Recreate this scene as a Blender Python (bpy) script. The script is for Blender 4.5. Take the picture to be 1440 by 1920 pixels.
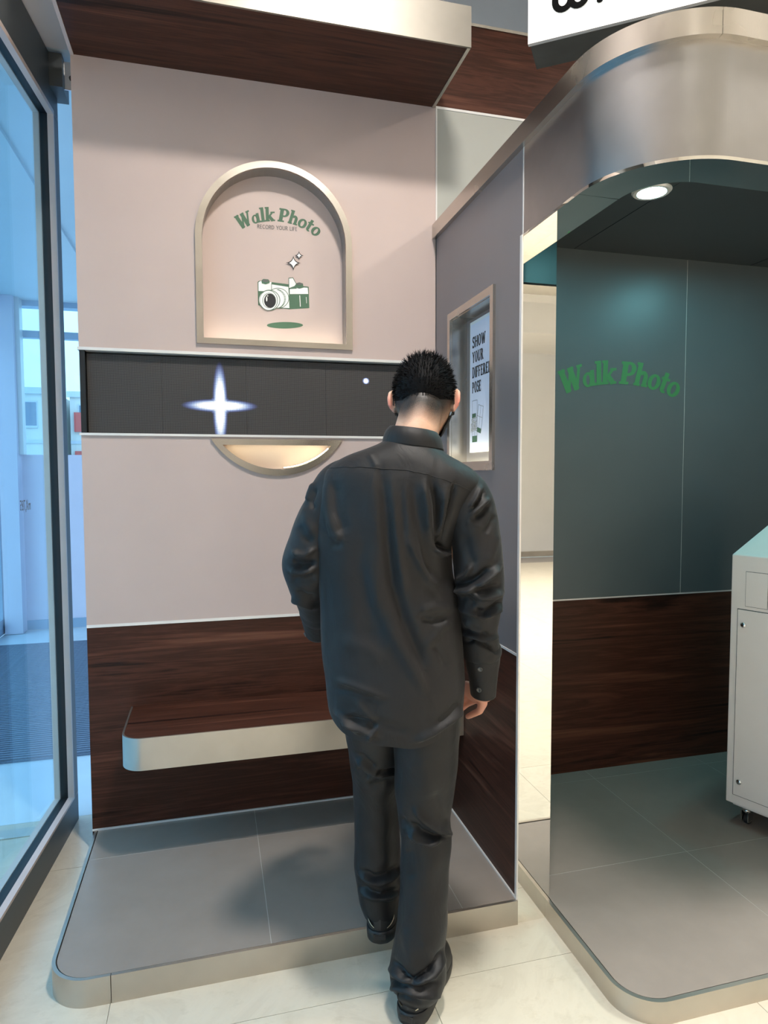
import bpy, bmesh, math, random
import numpy as np
from mathutils import Vector, Matrix

for _o in list(bpy.data.objects):
    bpy.data.objects.remove(_o, do_unlink=True)
SC = bpy.context.scene
COL = SC.collection
random.seed(7)
RNG = np.random.default_rng(7)

# ------------------------------------------------------------------ camera
F_PX, YAW, PITCH, ROLL = 1226.755, 0.256838, -0.056316, -0.002983
CAM = np.array([0.47028, -2.66874, 1.45])
_f = np.array([math.sin(YAW) * math.cos(PITCH), math.cos(YAW) * math.cos(PITCH), math.sin(PITCH)])
_r = np.array([math.cos(YAW), -math.sin(YAW), 0.0])
_u = np.cross(_r, _f)
CR = math.cos(ROLL) * _r + math.sin(ROLL) * _u
CU = -math.sin(ROLL) * _r + math.cos(ROLL) * _u
CF = _f
cam_d = bpy.data.cameras.new('camera')
cam_d.sensor_fit = 'VERTICAL'
cam_d.sensor_height = 24.0
cam_d.sensor_width = 18.0
cam_d.lens = F_PX * 24.0 / 1920.0
cam_d.clip_start = 0.02
cam_d.clip_end = 300
cam = bpy.data.objects.new('camera', cam_d)
COL.objects.link(cam)
m = Matrix.Identity(4)
for i in range(3):
    m[i][0], m[i][1], m[i][2], m[i][3] = CR[i], CU[i], -CF[i], CAM[i]
cam.matrix_world = m
SC.camera = cam

# ------------------------------------------------------------------ view, sky
SC.view_settings.view_transform = 'Standard'
SC.view_settings.look = 'None'
SC.view_settings.gamma = 1.0
SC.view_settings.use_curve_mapping = False
SC.view_settings.exposure = 0.0
LAMP = 68.0          # watts of each lobby ceiling lamp
world = bpy.data.worlds.new('sky')
SC.world = world
world.use_nodes = True
wn, wl = world.node_tree.nodes, world.node_tree.links
wn.clear()
w_out = wn.new('ShaderNodeOutputWorld')
w_bg = wn.new('ShaderNodeBackground')
w_tc = wn.new('ShaderNodeTexCoord')
w_sep = wn.new('ShaderNodeSeparateXYZ')
w_ramp = wn.new('ShaderNodeValToRGB')
wl.new(w_tc.outputs['Generated'], w_sep.inputs[0])
wl.new(w_sep.outputs['Z'], w_ramp.inputs[0])
w_ramp.color_ramp.elements[0].position = 0.0
w_ramp.color_ramp.elements[0].color = (0.66, 0.92, 1.0, 1)
w_ramp.color_ramp.elements[1].position = 0.7
w_ramp.color_ramp.elements[1].color = (1.05, 1.75, 2.5, 1)
wl.new(w_ramp.outputs[0], w_bg.inputs['Color'])
w_bg.inputs['Strength'].default_value = 1.42
wl.new(w_bg.outputs[0], w_out.inputs['Surface'])

# ------------------------------------------------------------------ materials
MATS = {}

def new_mat(name):
    mt = bpy.data.materials.new(name)
    mt.use_nodes = True
    nt = mt.node_tree
    b = nt.nodes['Principled BSDF']
    MATS[name] = mt
    return mt, nt, b

def noise(nt, scale, vec=(1, 1, 1), detail=4, rough=0.6, coord='Object'):
    tc = nt.nodes.new('ShaderNodeTexCoord')
    mp = nt.nodes.new('ShaderNodeMapping')
    mp.inputs['Scale'].default_value = vec
    nz = nt.nodes.new('ShaderNodeTexNoise')
    nz.inputs['Scale'].default_value = scale
    nz.inputs['Detail'].default_value = detail
    nz.inputs['Roughness'].default_value = rough
    nt.links.new(tc.outputs[coord], mp.inputs[0])
    nt.links.new(mp.outputs[0], nz.inputs['Vector'])
    return nz

def ramp(nt, src, stops):
    r = nt.nodes.new('ShaderNodeValToRGB')
    el = r.color_ramp.elements
    while len(el) < len(stops):
        el.new(0.5)
    for e, (p, c) in zip(el, stops):
        e.position = p
        e.color = (c[0], c[1], c[2], 1) if not isinstance(c, float) else (c, c, c, 1)
    nt.links.new(src, r.inputs[0])
    return r

def bump(nt, b, src, strength, dist=0.002):
    bp = nt.nodes.new('ShaderNodeBump')
    bp.inputs['Strength'].default_value = strength
    bp.inputs['Distance'].default_value = dist
    nt.links.new(src, bp.inputs['Height'])
    nt.links.new(bp.outputs[0], b.inputs['Normal'])
    return bp

def plain(name, col, rough=0.5, metal=0.0, var=0.06, nscale=6, vec=(1, 1, 1), bmp=0.0, bscale=400, spec=None, coat=0.0, sheen=0.0):
    mt, nt, b = new_mat(name)
    nz = noise(nt, nscale, vec)
    lo = tuple(c * (1 - var) for c in col)
    hi = tuple(min(1, c * (1 + var)) for c in col)
    r = ramp(nt, nz.outputs['Fac'], [(0.3, lo), (0.7, hi)])
    nt.links.new(r.outputs[0], b.inputs['Base Color'])
    b.inputs['Roughness'].default_value = rough
    b.inputs['Metallic'].default_value = metal
    if spec is not None:
        b.inputs['Specular IOR Level'].default_value = spec
    if coat:
        b.inputs['Coat Weight'].default_value = coat
        b.inputs['Coat Roughness'].default_value = 0.15
    if sheen:
        b.inputs['Sheen Weight'].default_value = sheen
        b.inputs['Sheen Roughness'].default_value = 0.4
    if bmp:
        n2 = noise(nt, bscale, vec)
        bump(nt, b, n2.outputs['Fac'], bmp, 0.001)
    return mt

def brushed(name, col, rough, axis, strength=0.12, rv=0.04, aniso=0.0):
    mt, nt, b = new_mat(name)
    sc = [260, 260, 260]
    sc['XYZ'.index(axis)] = 3
    nz = noise(nt, 1.0, sc, 3)
    blotch = noise(nt, 5.0, (1, 1, 1), 3)
    r = ramp(nt, blotch.outputs['Fac'], [(0.3, tuple(c * 0.9 for c in col)), (0.7, tuple(min(1, c * 1.05) for c in col))])
    nt.links.new(r.outputs[0], b.inputs['Base Color'])
    b.inputs['Metallic'].default_value = 1.0
    rr = ramp(nt, blotch.outputs['Fac'], [(0.3, rough - rv * 0.5), (0.7, rough + rv * 0.5)])
    nt.links.new(rr.outputs[0], b.inputs['Roughness'])
    bump(nt, b, nz.outputs['Fac'], strength, 0.0006)
    return mt

def wood(name, axis, dark, mid, light):
    mt, nt, b = new_mat(name)
    sc = [11, 11, 11]
    sc['XYZ'.index(axis)] = 0.62
    n1 = noise(nt, 1.0, sc, 6, 0.62)
    n1.inputs['Distortion'].default_value = 0.7
    sc2 = [90, 90, 90]
    sc2['XYZ'.index(axis)] = 2.2
    n2 = noise(nt, 1.0, sc2, 3, 0.6)
    mx = nt.nodes.new('ShaderNodeMath')
    mx.operation = 'MULTIPLY_ADD'
    mx.inputs[1].default_value = 0.28
    nt.links.new(n2.outputs['Fac'], mx.inputs[0])
    nt.links.new(n1.outputs['Fac'], mx.inputs[2])
    r = ramp(nt, mx.outputs[0], [(0.46, dark), (0.57, mid), (0.645, tuple(c * 0.55 for c in mid)), (0.72, mid), (0.84, light)])
    nt.links.new(r.outputs[0], b.inputs['Base Color'])
    b.inputs['Roughness'].default_value = 0.45
    b.inputs['Specular IOR Level'].default_value = 0.22
    bump(nt, b, n2.outputs['Fac'], 0.08, 0.001)
    return mt

def emis(name, col, strength):
    mt, nt, b = new_mat(name)
    b.inputs['Base Color'].default_value = (0.8, 0.8, 0.8, 1)
    b.inputs['Emission Color'].default_value = (col[0], col[1], col[2], 1)
    b.inputs['Emission Strength'].default_value = strength
    return mt

def glass(name, tint, refl=1.0):
    mt, nt, b = new_mat(name)
    nt.nodes.remove(b)
    out = nt.nodes['Material Output']
    tr = nt.nodes.new('ShaderNodeBsdfTransparent')
    tr.inputs[0].default_value = (*tint, 1)
    gl = nt.nodes.new('ShaderNodeBsdfGlossy')
    gl.inputs['Roughness'].default_value = 0.0
    gl.inputs['Color'].default_value = (refl, refl, refl, 1)
    lw = nt.nodes.new('ShaderNodeLayerWeight')
    lw.inputs['Blend'].default_value = 0.5
    pw = nt.nodes.new('ShaderNodeMath')
    pw.operation = 'POWER'
    pw.inputs[1].default_value = 5.0
    nt.links.new(lw.outputs['Facing'], pw.inputs[0])
    fr = nt.nodes.new('ShaderNodeMath')
    fr.operation = 'MULTIPLY_ADD'
    fr.inputs[1].default_value = 0.5
    fr.inputs[2].default_value = 0.035
    nt.links.new(pw.outputs[0], fr.inputs[0])
    mix = nt.nodes.new('ShaderNodeMixShader')
    nt.links.new(fr.outputs[0], mix.inputs[0])
    nt.links.new(tr.outputs[0], mix.inputs[1])
    nt.links.new(gl.outputs[0], mix.inputs[2])
    nt.links.new(mix.outputs[0], out.inputs['Surface'])
    return mt

plain('panel', (0.525, 0.415, 0.380), 0.42, 0.0, 0.03, 3, (1, 1, 1), 0.05, 700, 0.4)
plain('silver_panel', (0.225, 0.205, 0.210), 0.38, 0.35, 0.04, 2.0, (1, 1, 0.15), 0.0)
plain('panel_green', (0.40, 0.40, 0.36), 0.45, 0.0, 0.03, 3)
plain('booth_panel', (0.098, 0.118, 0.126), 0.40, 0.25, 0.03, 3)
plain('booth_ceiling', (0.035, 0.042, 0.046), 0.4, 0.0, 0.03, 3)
plain('bluewall', (0.36, 0.42, 0.50), 0.6, 0.0, 0.04, 3)
wood('wood_x', 'X', (0.013, 0.0048, 0.0035), (0.076, 0.026, 0.0155), (0.140, 0.056, 0.034))
wood('wood_y', 'Y', (0.013, 0.0048, 0.0035), (0.076, 0.026, 0.0155), (0.140, 0.056, 0.034))
brushed('steel_x', (0.56, 0.52, 0.465), 0.40, 'X')
brushed('steel_y', (0.60, 0.56, 0.50), 0.33, 'Y')
brushed('steel_z', (0.58, 0.54, 0.49), 0.26, 'Z')
brushed('fascia_steel', (0.43, 0.425, 0.425), 0.31, 'Z', 0.2, 0.02)
plain('mirror_steel', (0.90, 0.885, 0.84), 0.015, 1.0, 0.005, 2)
plain('alu_white', (0.78, 0.76, 0.74), 0.35, 0.3, 0.02)
plain('tile_grey', (0.250, 0.218, 0.192), 0.30, 0.0, 0.05, 9, (1, 1, 1), 0.06, 900, 0.45)
plain('grout', (0.50, 0.48, 0.45), 0.8)
plain('grout_floor', (0.34, 0.32, 0.31), 0.8)
plain('grout_dark', (0.03, 0.03, 0.03), 0.8)
plain('frame_grey', (0.085, 0.095, 0.10), 0.45, 0.3, 0.05)
plain('frame_light', (0.56, 0.45, 0.41), 0.4, 0.1, 0.05)
plain('reveal_metal', (0.34, 0.31, 0.285), 0.38, 0.6, 0.04)
plain('gasket', (0.006, 0.007, 0.010), 0.5)
plain('black', (0.006, 0.006, 0.007), 0.45)
plain('green_print', (0.062, 0.135, 0.078), 0.6)
plain('green_booth', (0.040, 0.20, 0.062), 0.5)
plain('grey_print', (0.11, 0.11, 0.105), 0.6)
plain('ink', (0.012, 0.012, 0.014), 0.6)
plain('white_print', (0.82, 0.80, 0.78), 0.6)
plain('paper', (0.74, 0.75, 0.86), 0.45, 0.0, 0.01)
plain('kiosk', (0.80, 0.74, 0.70), 0.45, 0.0, 0.02, 5, (1, 1, 1), 0.05, 900)
plain('chrome', (0.75, 0.75, 0.75), 0.12, 1.0, 0.02)
plain('rubber', (0.02, 0.018, 0.018), 0.6)
plain('cream', (0.80, 0.805, 0.81), 0.6, 0.0, 0.02, 2)
plain('ceiling_white', (0.82, 0.81, 0.79), 0.7, 0.0, 0.02, 2)
plain('bulkhead', (0.72, 0.68, 0.69), 0.6, 0.0, 0.02, 2)
plain('vest_paint', (0.66, 0.74, 0.76), 0.6, 0.0, 0.03, 1.5)
plain('vest_panel', (0.86, 0.76, 0.84), 0.55, 0.0, 0.03, 1.5)
plain('vest_floor', (0.62, 0.68, 0.72), 0.35, 0.0, 0.08, 2)
plain('vest_frame', (0.40, 0.50, 0.62), 0.45, 0.2, 0.03)
plain('mat_rib', (0.16, 0.19, 0.25), 0.8, 0.0, 0.2, 60, (1, 4, 1))
plain('building', (0.62, 0.62, 0.60), 0.8, 0.0, 0.04, 0.5)
plain('building_band', (0.50, 0.55, 0.62), 0.8)
plain('building_window', (0.10, 0.17, 0.26), 0.25, 0.0, 0.2, 0.4)
plain('sign_red', (0.55, 0.07, 0.06), 0.5)
plain('hill', (0.10, 0.20, 0.26), 0.9, 0.0, 0.3, 0.2)
plain('asphalt', (0.46, 0.48, 0.50), 0.9, 0.0, 0.1, 0.5)
plain('sign_metal', (0.11, 0.11, 0.10), 0.5, 0.4, 0.2, 5)
glass('glass_pane', (0.86, 0.96, 0.99))
emis('lamp', (1.0, 0.94, 0.87), 6.0)
emis('niche_light', (1.0, 0.96, 0.76), 14.0)
emis('poster_light', (1.0, 0.97, 0.74), 34.0)
emis('smile_light', (1.0, 0.98, 0.62), 17.0)
emis('booth_light', (0.34, 0.93, 1.0), 260.0)
emis('sign_face', (1.0, 0.99, 0.86), 0.5)
plain('sign_ink', (0.006, 0.006, 0.006), 0.9, 0, 0.05, 6, (1, 1, 1), 0.0, 400, 0.0)
brushed('canopy_steel', (0.27, 0.252, 0.222), 0.48, 'X')

# marble floor
mt, nt, b = new_mat('marble')
n1 = noise(nt, 1.6, (1, 1.4, 1), 8, 0.65)
n1.inputs['Distortion'].default_value = 1.2
n2 = noise(nt, 14, (1, 1.5, 1), 6, 0.7)
r1 = ramp(nt, n1.outputs['Fac'], [(0.3, (0.50, 0.455, 0.365)), (0.48, (0.57, 0.525, 0.43)), (0.52, (0.53, 0.485, 0.395)), (0.75, (0.61, 0.565, 0.47))])
r2 = ramp(nt, n2.outputs['Fac'], [(0.28, (0.80, 0.78, 0.74)), (0.45, (1, 1, 1)), (0.9, (1, 1, 1))])
mx = nt.nodes.new('ShaderNodeMixRGB')
mx.blend_type = 'MULTIPLY'
mx.inputs[0].default_value = 0.6
nt.links.new(r1.outputs[0], mx.inputs[1])
nt.links.new(r2.outputs[0], mx.inputs[2])
nt.links.new(mx.outputs[0], b.inputs['Base Color'])
b.inputs['Roughness'].default_value = 0.28

# LED matrix screen: dots plus the picture it shows (a white four-armed sparkle and a dot)
LED_STAR = (0.507, 1.726)
LED_DOT = (1.100, 1.843)
def led_material():
    mt, nt, b = new_mat('led_matrix')
    L = nt.links
    tc = nt.nodes.new('ShaderNodeTexCoord')
    sp = nt.nodes.new('ShaderNodeSeparateXYZ')
    L.new(tc.outputs['Object'], sp.inputs[0])
    def M(op, a, c=None, d=None):
        n = nt.nodes.new('ShaderNodeMath')
        n.operation = op
        for k, v in enumerate((a, c, d)):
            if v is None:
                continue
            if isinstance(v, (int, float)):
                n.inputs[k].default_value = v
            else:
                L.new(v, n.inputs[k])
        return n.outputs[0]
    X, Z = sp.outputs['X'], sp.outputs['Z']
    pitch = 0.0050
    fx = M('ABSOLUTE', M('SUBTRACT', M('FRACT', M('DIVIDE', X, pitch)), 0.5))
    fz = M('ABSOLUTE', M('SUBTRACT', M('FRACT', M('DIVIDE', Z, pitch)), 0.5))
    mask = M('LESS_THAN', M('MAXIMUM', fx, fz), 0.34)
    def ell(cx, cz, a, c):
        dx = M('DIVIDE', M('SUBTRACT', X, cx), a)
        dz = M('DIVIDE', M('SUBTRACT', Z, cz), c)
        e = M('SQRT', M('ADD', M('MULTIPLY', dx, dx), M('MULTIPLY', dz, dz)))
        return M('MAXIMUM', M('MULTIPLY', M('SUBTRACT', 1.0, e), 1.6), 0.0)
    I = ell(LED_STAR[0], LED_STAR[1], 0.150, 0.027)
    I = M('MAXIMUM', I, ell(LED_STAR[0], LED_STAR[1], 0.030, 0.175))
    I = M('MAXIMUM', I, ell(LED_STAR[0], LED_STAR[1], 0.045, 0.045))
    I = M('MAXIMUM', I, ell(LED_DOT[0], LED_DOT[1], 0.016, 0.015))
    I = M('MINIMUM', M('POWER', I, 1.3), 1.0)
    cr = ramp(nt, I, [(0.0, (0.10, 0.18, 0.9)), (0.35, (0.45, 0.62, 1.0)), (0.75, (1, 1, 1))])
    L.new(cr.outputs[0], b.inputs['Emission Color'])
    gain = M('ADD', M('MULTIPLY', mask, 0.75), 0.25)
    L.new(M('MULTIPLY', M('MULTIPLY', I, gain), 3.0), b.inputs['Emission Strength'])
    base = nt.nodes.new('ShaderNodeMixRGB')
    L.new(mask, base.inputs[0])
    base.inputs[1].default_value = (0.006, 0.006, 0.007, 1)
    base.inputs[2].default_value = (0.075, 0.068, 0.066, 1)
    L.new(base.outputs[0], b.inputs['Base Color'])
    b.inputs['Roughness'].default_value = 0.6
led_material()

# ------------------------------------------------------------------ mesh helpers
def link(o, parent=None):
    COL.objects.link(o)
    if parent is not None:
        o.parent = parent
        if parent.type == 'EMPTY':
            o.matrix_parent_inverse = Matrix.Translation(-Vector(parent.location))
    return o

def obj(name, verts, faces, mat, parent=None, smooth=False, bevel=0.0, seg=2, auto=False):
    me = bpy.data.meshes.new(name)
    me.from_pydata([tuple(map(float, v)) for v in verts], [], [tuple(int(i) for i in f) for f in faces])
    me.update()
    if mat is not None:
        me.materials.append(MATS[mat] if isinstance(mat, str) else mat)
    if smooth:
        me.polygons.foreach_set('use_smooth', [True] * len(me.polygons))
    o = bpy.data.objects.new(name, me)
    link(o, parent)
    if bevel:
        md = o.modifiers.new('bevel', 'BEVEL')
        md.width = bevel
        md.segments = seg
        md.limit_method = 'ANGLE'
        md.angle_limit = math.radians(40)
    return o

def box_data(a, c):
    x0, y0, z0 = a
    x1, y1, z1 = c
    v = [(x0, y0, z0), (x1, y0, z0), (x1, y1, z0), (x0, y1, z0), (x0, y0, z1), (x1, y0, z1), (x1, y1, z1), (x0, y1, z1)]
    f = [(0, 3, 2, 1), (4, 5, 6, 7), (0, 1, 5, 4), (1, 2, 6, 5), (2, 3, 7, 6), (3, 0, 4, 7)]
    return v, f

def box(name, a, c, mat, parent=None, bevel=0.0, seg=2):
    v, f = box_data(a, c)
    return obj(name, v, f, mat, parent, False, bevel, seg)

def join_data(parts):
    V, F = [], []
    for v, f in parts:
        o = len(V)
        V += [tuple(p) for p in v]
        F += [tuple(i + o for i in q) for q in f]
    return V, F

def empty(name, loc):
    o = bpy.data.objects.new(name, None)
    o.empty_display_size = 0.1
    o.location = loc
    COL.objects.link(o)
    return o

def tag(o, label=None, cat=None, group=None, kind=None):
    if label:
        o['label'] = label
    if cat:
        o['category'] = cat
    if group:
        o['group'] = group
    if kind:
        o['kind'] = kind
    return o

def thing(name, loc, label, cat, group=None):
    return tag(empty(name, loc), label, cat, group)

def struct(o):
    o['kind'] = 'structure'
    return o

def dup(o, loc, parent):
    c = o.copy()
    c.location = loc
    COL.objects.link(c)
    c.parent = parent
    if parent is not None:
        c.matrix_parent_inverse = Matrix.Translation(-Vector(parent.location)) if parent.type == 'EMPTY' else Matrix.Identity(4)
    return c

def plate(name, outer, holes, thick, to3, mat, parent=None, bevel=0.0):
    """flat plate with holes; outer / holes: 2-D outlines; to3(u, v, d) maps to the room, d = 0 front, thick = back"""
    cu = bpy.data.curves.new(name, 'CURVE')
    cu.dimensions = '2D'
    cu.fill_mode = 'BOTH'
    for ring in [outer] + holes:
        sp = cu.splines.new('POLY')
        sp.points.add(len(ring) - 1)
        for p, (a, c) in zip(sp.points, ring):
            p.co = (a, c, 0, 1)
        sp.use_cyclic_u = True
    tmp = bpy.data.objects.new(name + '_tmp', cu)
    COL.objects.link(tmp)
    dg = bpy.context.evaluated_depsgraph_get()
    me = bpy.data.meshes.new_from_object(tmp.evaluated_get(dg))
    bpy.data.objects.remove(tmp, do_unlink=True)
    v2 = [(v.co.x, v.co.y) for v in me.vertices]
    f2 = [tuple(p.vertices) for p in me.polygons]
    bpy.data.meshes.remove(me)
    # merge doubles
    key, idx, pts = {}, [], []
    for a in v2:
        k = (round(a[0], 5), round(a[1], 5))
        if k not in key:
            key[k] = len(pts)
            pts.append(a)
        idx.append(key[k])
    f2 = [tuple(idx[i] for i in f) for f in f2]
    f2 = [f for f in f2 if len(set(f)) == len(f)]
    n = len(pts)
    V = [to3(a, c, 0) for a, c in pts] + [to3(a, c, thick) for a, c in pts]
    F = list(f2) + [tuple(i + n for i in reversed(f)) for f in f2]
    cnt = {}
    for f in f2:
        for i in range(len(f)):
            e = (f[i], f[(i + 1) % len(f)])
            cnt[tuple(sorted(e))] = cnt.get(tuple(sorted(e)), []) + [e]
    for es in cnt.values():
        if len(es) == 1:
            i, j = es[0]
            F.append((j, i, i + n, j + n))
    o = obj(name, V, F, mat, parent, False, bevel)
    bm = bmesh.new()
    bm.from_mesh(o.data)
    bmesh.ops.recalc_face_normals(bm, faces=bm.faces)
    bm.to_mesh(o.data)
    bm.free()
    return o

def ribbon(path, z0, z1, oa, ob, closed=False):
    """wall-like strip along a ground path; oa/ob are offsets to the right of the walking direction"""
    P = np.array(path, float)
    n = len(P)
    d = np.zeros_like(P)
    for i in range(n):
        a = P[max(i - 1, 0)]
        c = P[min(i + 1, n - 1)]
        d[i] = (c - a) / np.linalg.norm(c - a)
    nr = np.stack([d[:, 1], -d[:, 0]], 1)
    A = P + nr * oa
    B = P + nr * ob
    V, F = [], []
    for i in range(n):
        V += [(*A[i], z0), (*A[i], z1), (*B[i], z1), (*B[i], z0)]
    for i in range(n - 1):
        for k in range(4):
            a, c = i * 4 + k, i * 4 + (k + 1) % 4
            F.append((a, c, c + 4, a + 4))
    F.append((3, 2, 1, 0))
    e = (n - 1) * 4
    F.append((e, e + 1, e + 2, e + 3))
    return V, F

def fix_normals(o):
    bm = bmesh.new()
    bm.from_mesh(o.data)
    bmesh.ops.recalc_face_normals(bm, faces=bm.faces)
    bm.to_mesh(o.data)
    bm.free()
    return o

def smooth_by_angle(o, deg=35):
    me = o.data
    me.polygons.foreach_set('use_smooth', [True] * len(me.polygons))
    try:
        me.set_sharp_from_angle(angle=math.radians(deg))
    except Exception:
        pass
    return o

def arc(cx, cy, r, a0, a1, n=14):
    return [(cx + r * math.cos(math.radians(a0 + (a1 - a0) * i / n)), cy + r * math.sin(math.radians(a0 + (a1 - a0) * i / n))) for i in range(n + 1)]

def lathe(profile, center, axis='Z', n=28):
    V, F = [], []
    m_ = len(profile)
    for i in range(n):
        a = 2 * math.pi * i / n
        for r, h in profile:
            p = (r * math.cos(a), r * math.sin(a), h)
            if axis == 'Y':
                p = (p[0], p[2], p[1])
            elif axis == 'X':
                p = (p[2], p[0], p[1])
            V.append((center[0] + p[0], center[1] + p[1], center[2] + p[2]))
    for i in range(n):
        j = (i + 1) % n
        for k in range(m_ - 1):
            F.append((i * m_ + k, j * m_ + k, j * m_ + k + 1, i * m_ + k + 1))
    return V, F

# ------------------------------------------------------------------ lettering from strokes
def stroke(pts, w0, w1=None, cap=0.0):
    """polyline ribbon in 2-D, returns list of polygons"""
    w1 = w0 if w1 is None else w1
    P = np.array(pts, float)
    n = len(P)
    L, R = [], []
    for i in range(n):
        a, c = P[max(i - 1, 0)], P[min(i + 1, n - 1)]
        d = (c - a) / (np.linalg.norm(c - a) + 1e-9)
        nn = np.array([-d[1], d[0]])
        w = (w0 + (w1 - w0) * i / max(1, n - 1)) / 2
        L.append(P[i] + nn * w)
        R.append(P[i] - nn * w)
    out = []
    for i in range(n - 1):
        out.append([R[i], R[i + 1], L[i + 1], L[i]])
    if cap:
        for q, w in ((P[0], w0), (P[-1], w1)):
            out.append([q + w / 2 * np.array([math.cos(t), math.sin(t)]) for t in np.linspace(0, 2 * math.pi, 14)[:-1]])
    return out

def ring2(cx, cy, rx, ry, wx, wy, a0=0, a1=360, n=22):
    out = []
    for i in range(n):
        t0 = math.radians(a0 + (a1 - a0) * i / n)
        t1 = math.radians(a0 + (a1 - a0) * (i + 1) / n)
        q = []
        for t, s in ((t0, 1), (t1, 1), (t1, 0), (t0, 0)):
            ax = rx if s else rx - wx
            ay = ry if s else ry - wy
            q.append(np.array([cx + ax * math.cos(t), cy + ay * math.sin(t)]))
        out.append(q)
    return out

def rect(x0, y0, x1, y1):
    return [[np.array(p, float) for p in ((x0, y0), (x1, y0), (x1, y1), (x0, y1))]]

def fat_glyphs():
    G = {}
    S = 0.12
    G['W'] = (1.12, stroke([(0.10, 1.0), (0.34, 0.0)], 0.27) + stroke([(0.34, 0.02), (0.58, 0.95)], 0.14) + stroke([(0.54, 1.0), (0.74, 0.0)], 0.27) + stroke([(0.74, 0.02), (1.02, 0.98)], 0.14)
              + rect(-0.06, 0.88, 0.30, 1.0) + rect(0.42, 0.88, 0.72, 1.0) + rect(0.88, 0.88, 1.16, 1.0) + rect(0.26, -0.02, 0.42, 0.08) + rect(0.66, -0.02, 0.82, 0.08))
    G['a'] = (0.70, ring2(0.28, 0.30, 0.26, 0.32, 0.17, 0.10) + stroke([(0.50, 0.68), (0.50, 0.0)], 0.21) + rect(0.44, 0.0, 0.68, 0.11))
    G['l'] = (0.40, stroke([(0.20, 1.04), (0.20, 0.0)], 0.23) + rect(0.0, 0.93, 0.20, 1.04) + rect(0.02, 0.0, 0.38, 0.11))
    G['k'] = (0.72, stroke([(0.18, 1.04), (0.18, 0.0)], 0.23) + rect(0.0, 0.93, 0.18, 1.04) + rect(0.02, 0.0, 0.36, 0.11) + stroke([(0.26, 0.28), (0.58, 0.66)], 0.13)
              + stroke([(0.32, 0.36), (0.60, 0.03)], 0.23) + rect(0.42, 0.58, 0.74, 0.69) + rect(0.44, 0.0, 0.76, 0.11))
    G['P'] = (0.80, stroke([(0.22, 1.0), (0.22, 0.0)], 0.27) + rect(0.0, 0.88, 0.4, 1.0) + rect(0.0, 0.0, 0.48, 0.12) + ring2(0.42, 0.69, 0.36, 0.31, 0.23, 0.12, -100, 100) + rect(0.3, 0.88, 0.44, 1.0) + rect(0.3, 0.38, 0.44, 0.5))
    G['h'] = (0.76, stroke([(0.18, 1.04), (0.18, 0.0)], 0.23) + rect(0.0, 0.93, 0.18, 1.04) + rect(0.02, 0.0, 0.34, 0.11) + ring2(0.42, 0.40, 0.25, 0.30, 0.22, 0.14, 0, 150) + stroke([(0.56, 0.42), (0.56, 0.0)], 0.22) + rect(0.42, 0.0, 0.74, 0.11))
    G['o'] = (0.70, ring2(0.34, 0.33, 0.33, 0.36, 0.21, 0.12))
    G['t'] = (0.50, stroke([(0.20, 0.92), (0.20, 0.14)], 0.22) + rect(0.0, 0.57, 0.46, 0.69) + ring2(0.30, 0.18, 0.21, 0.20, 0.20, 0.13, 180, 310))
    G[' '] = (0.34, [])
    return G

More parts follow.
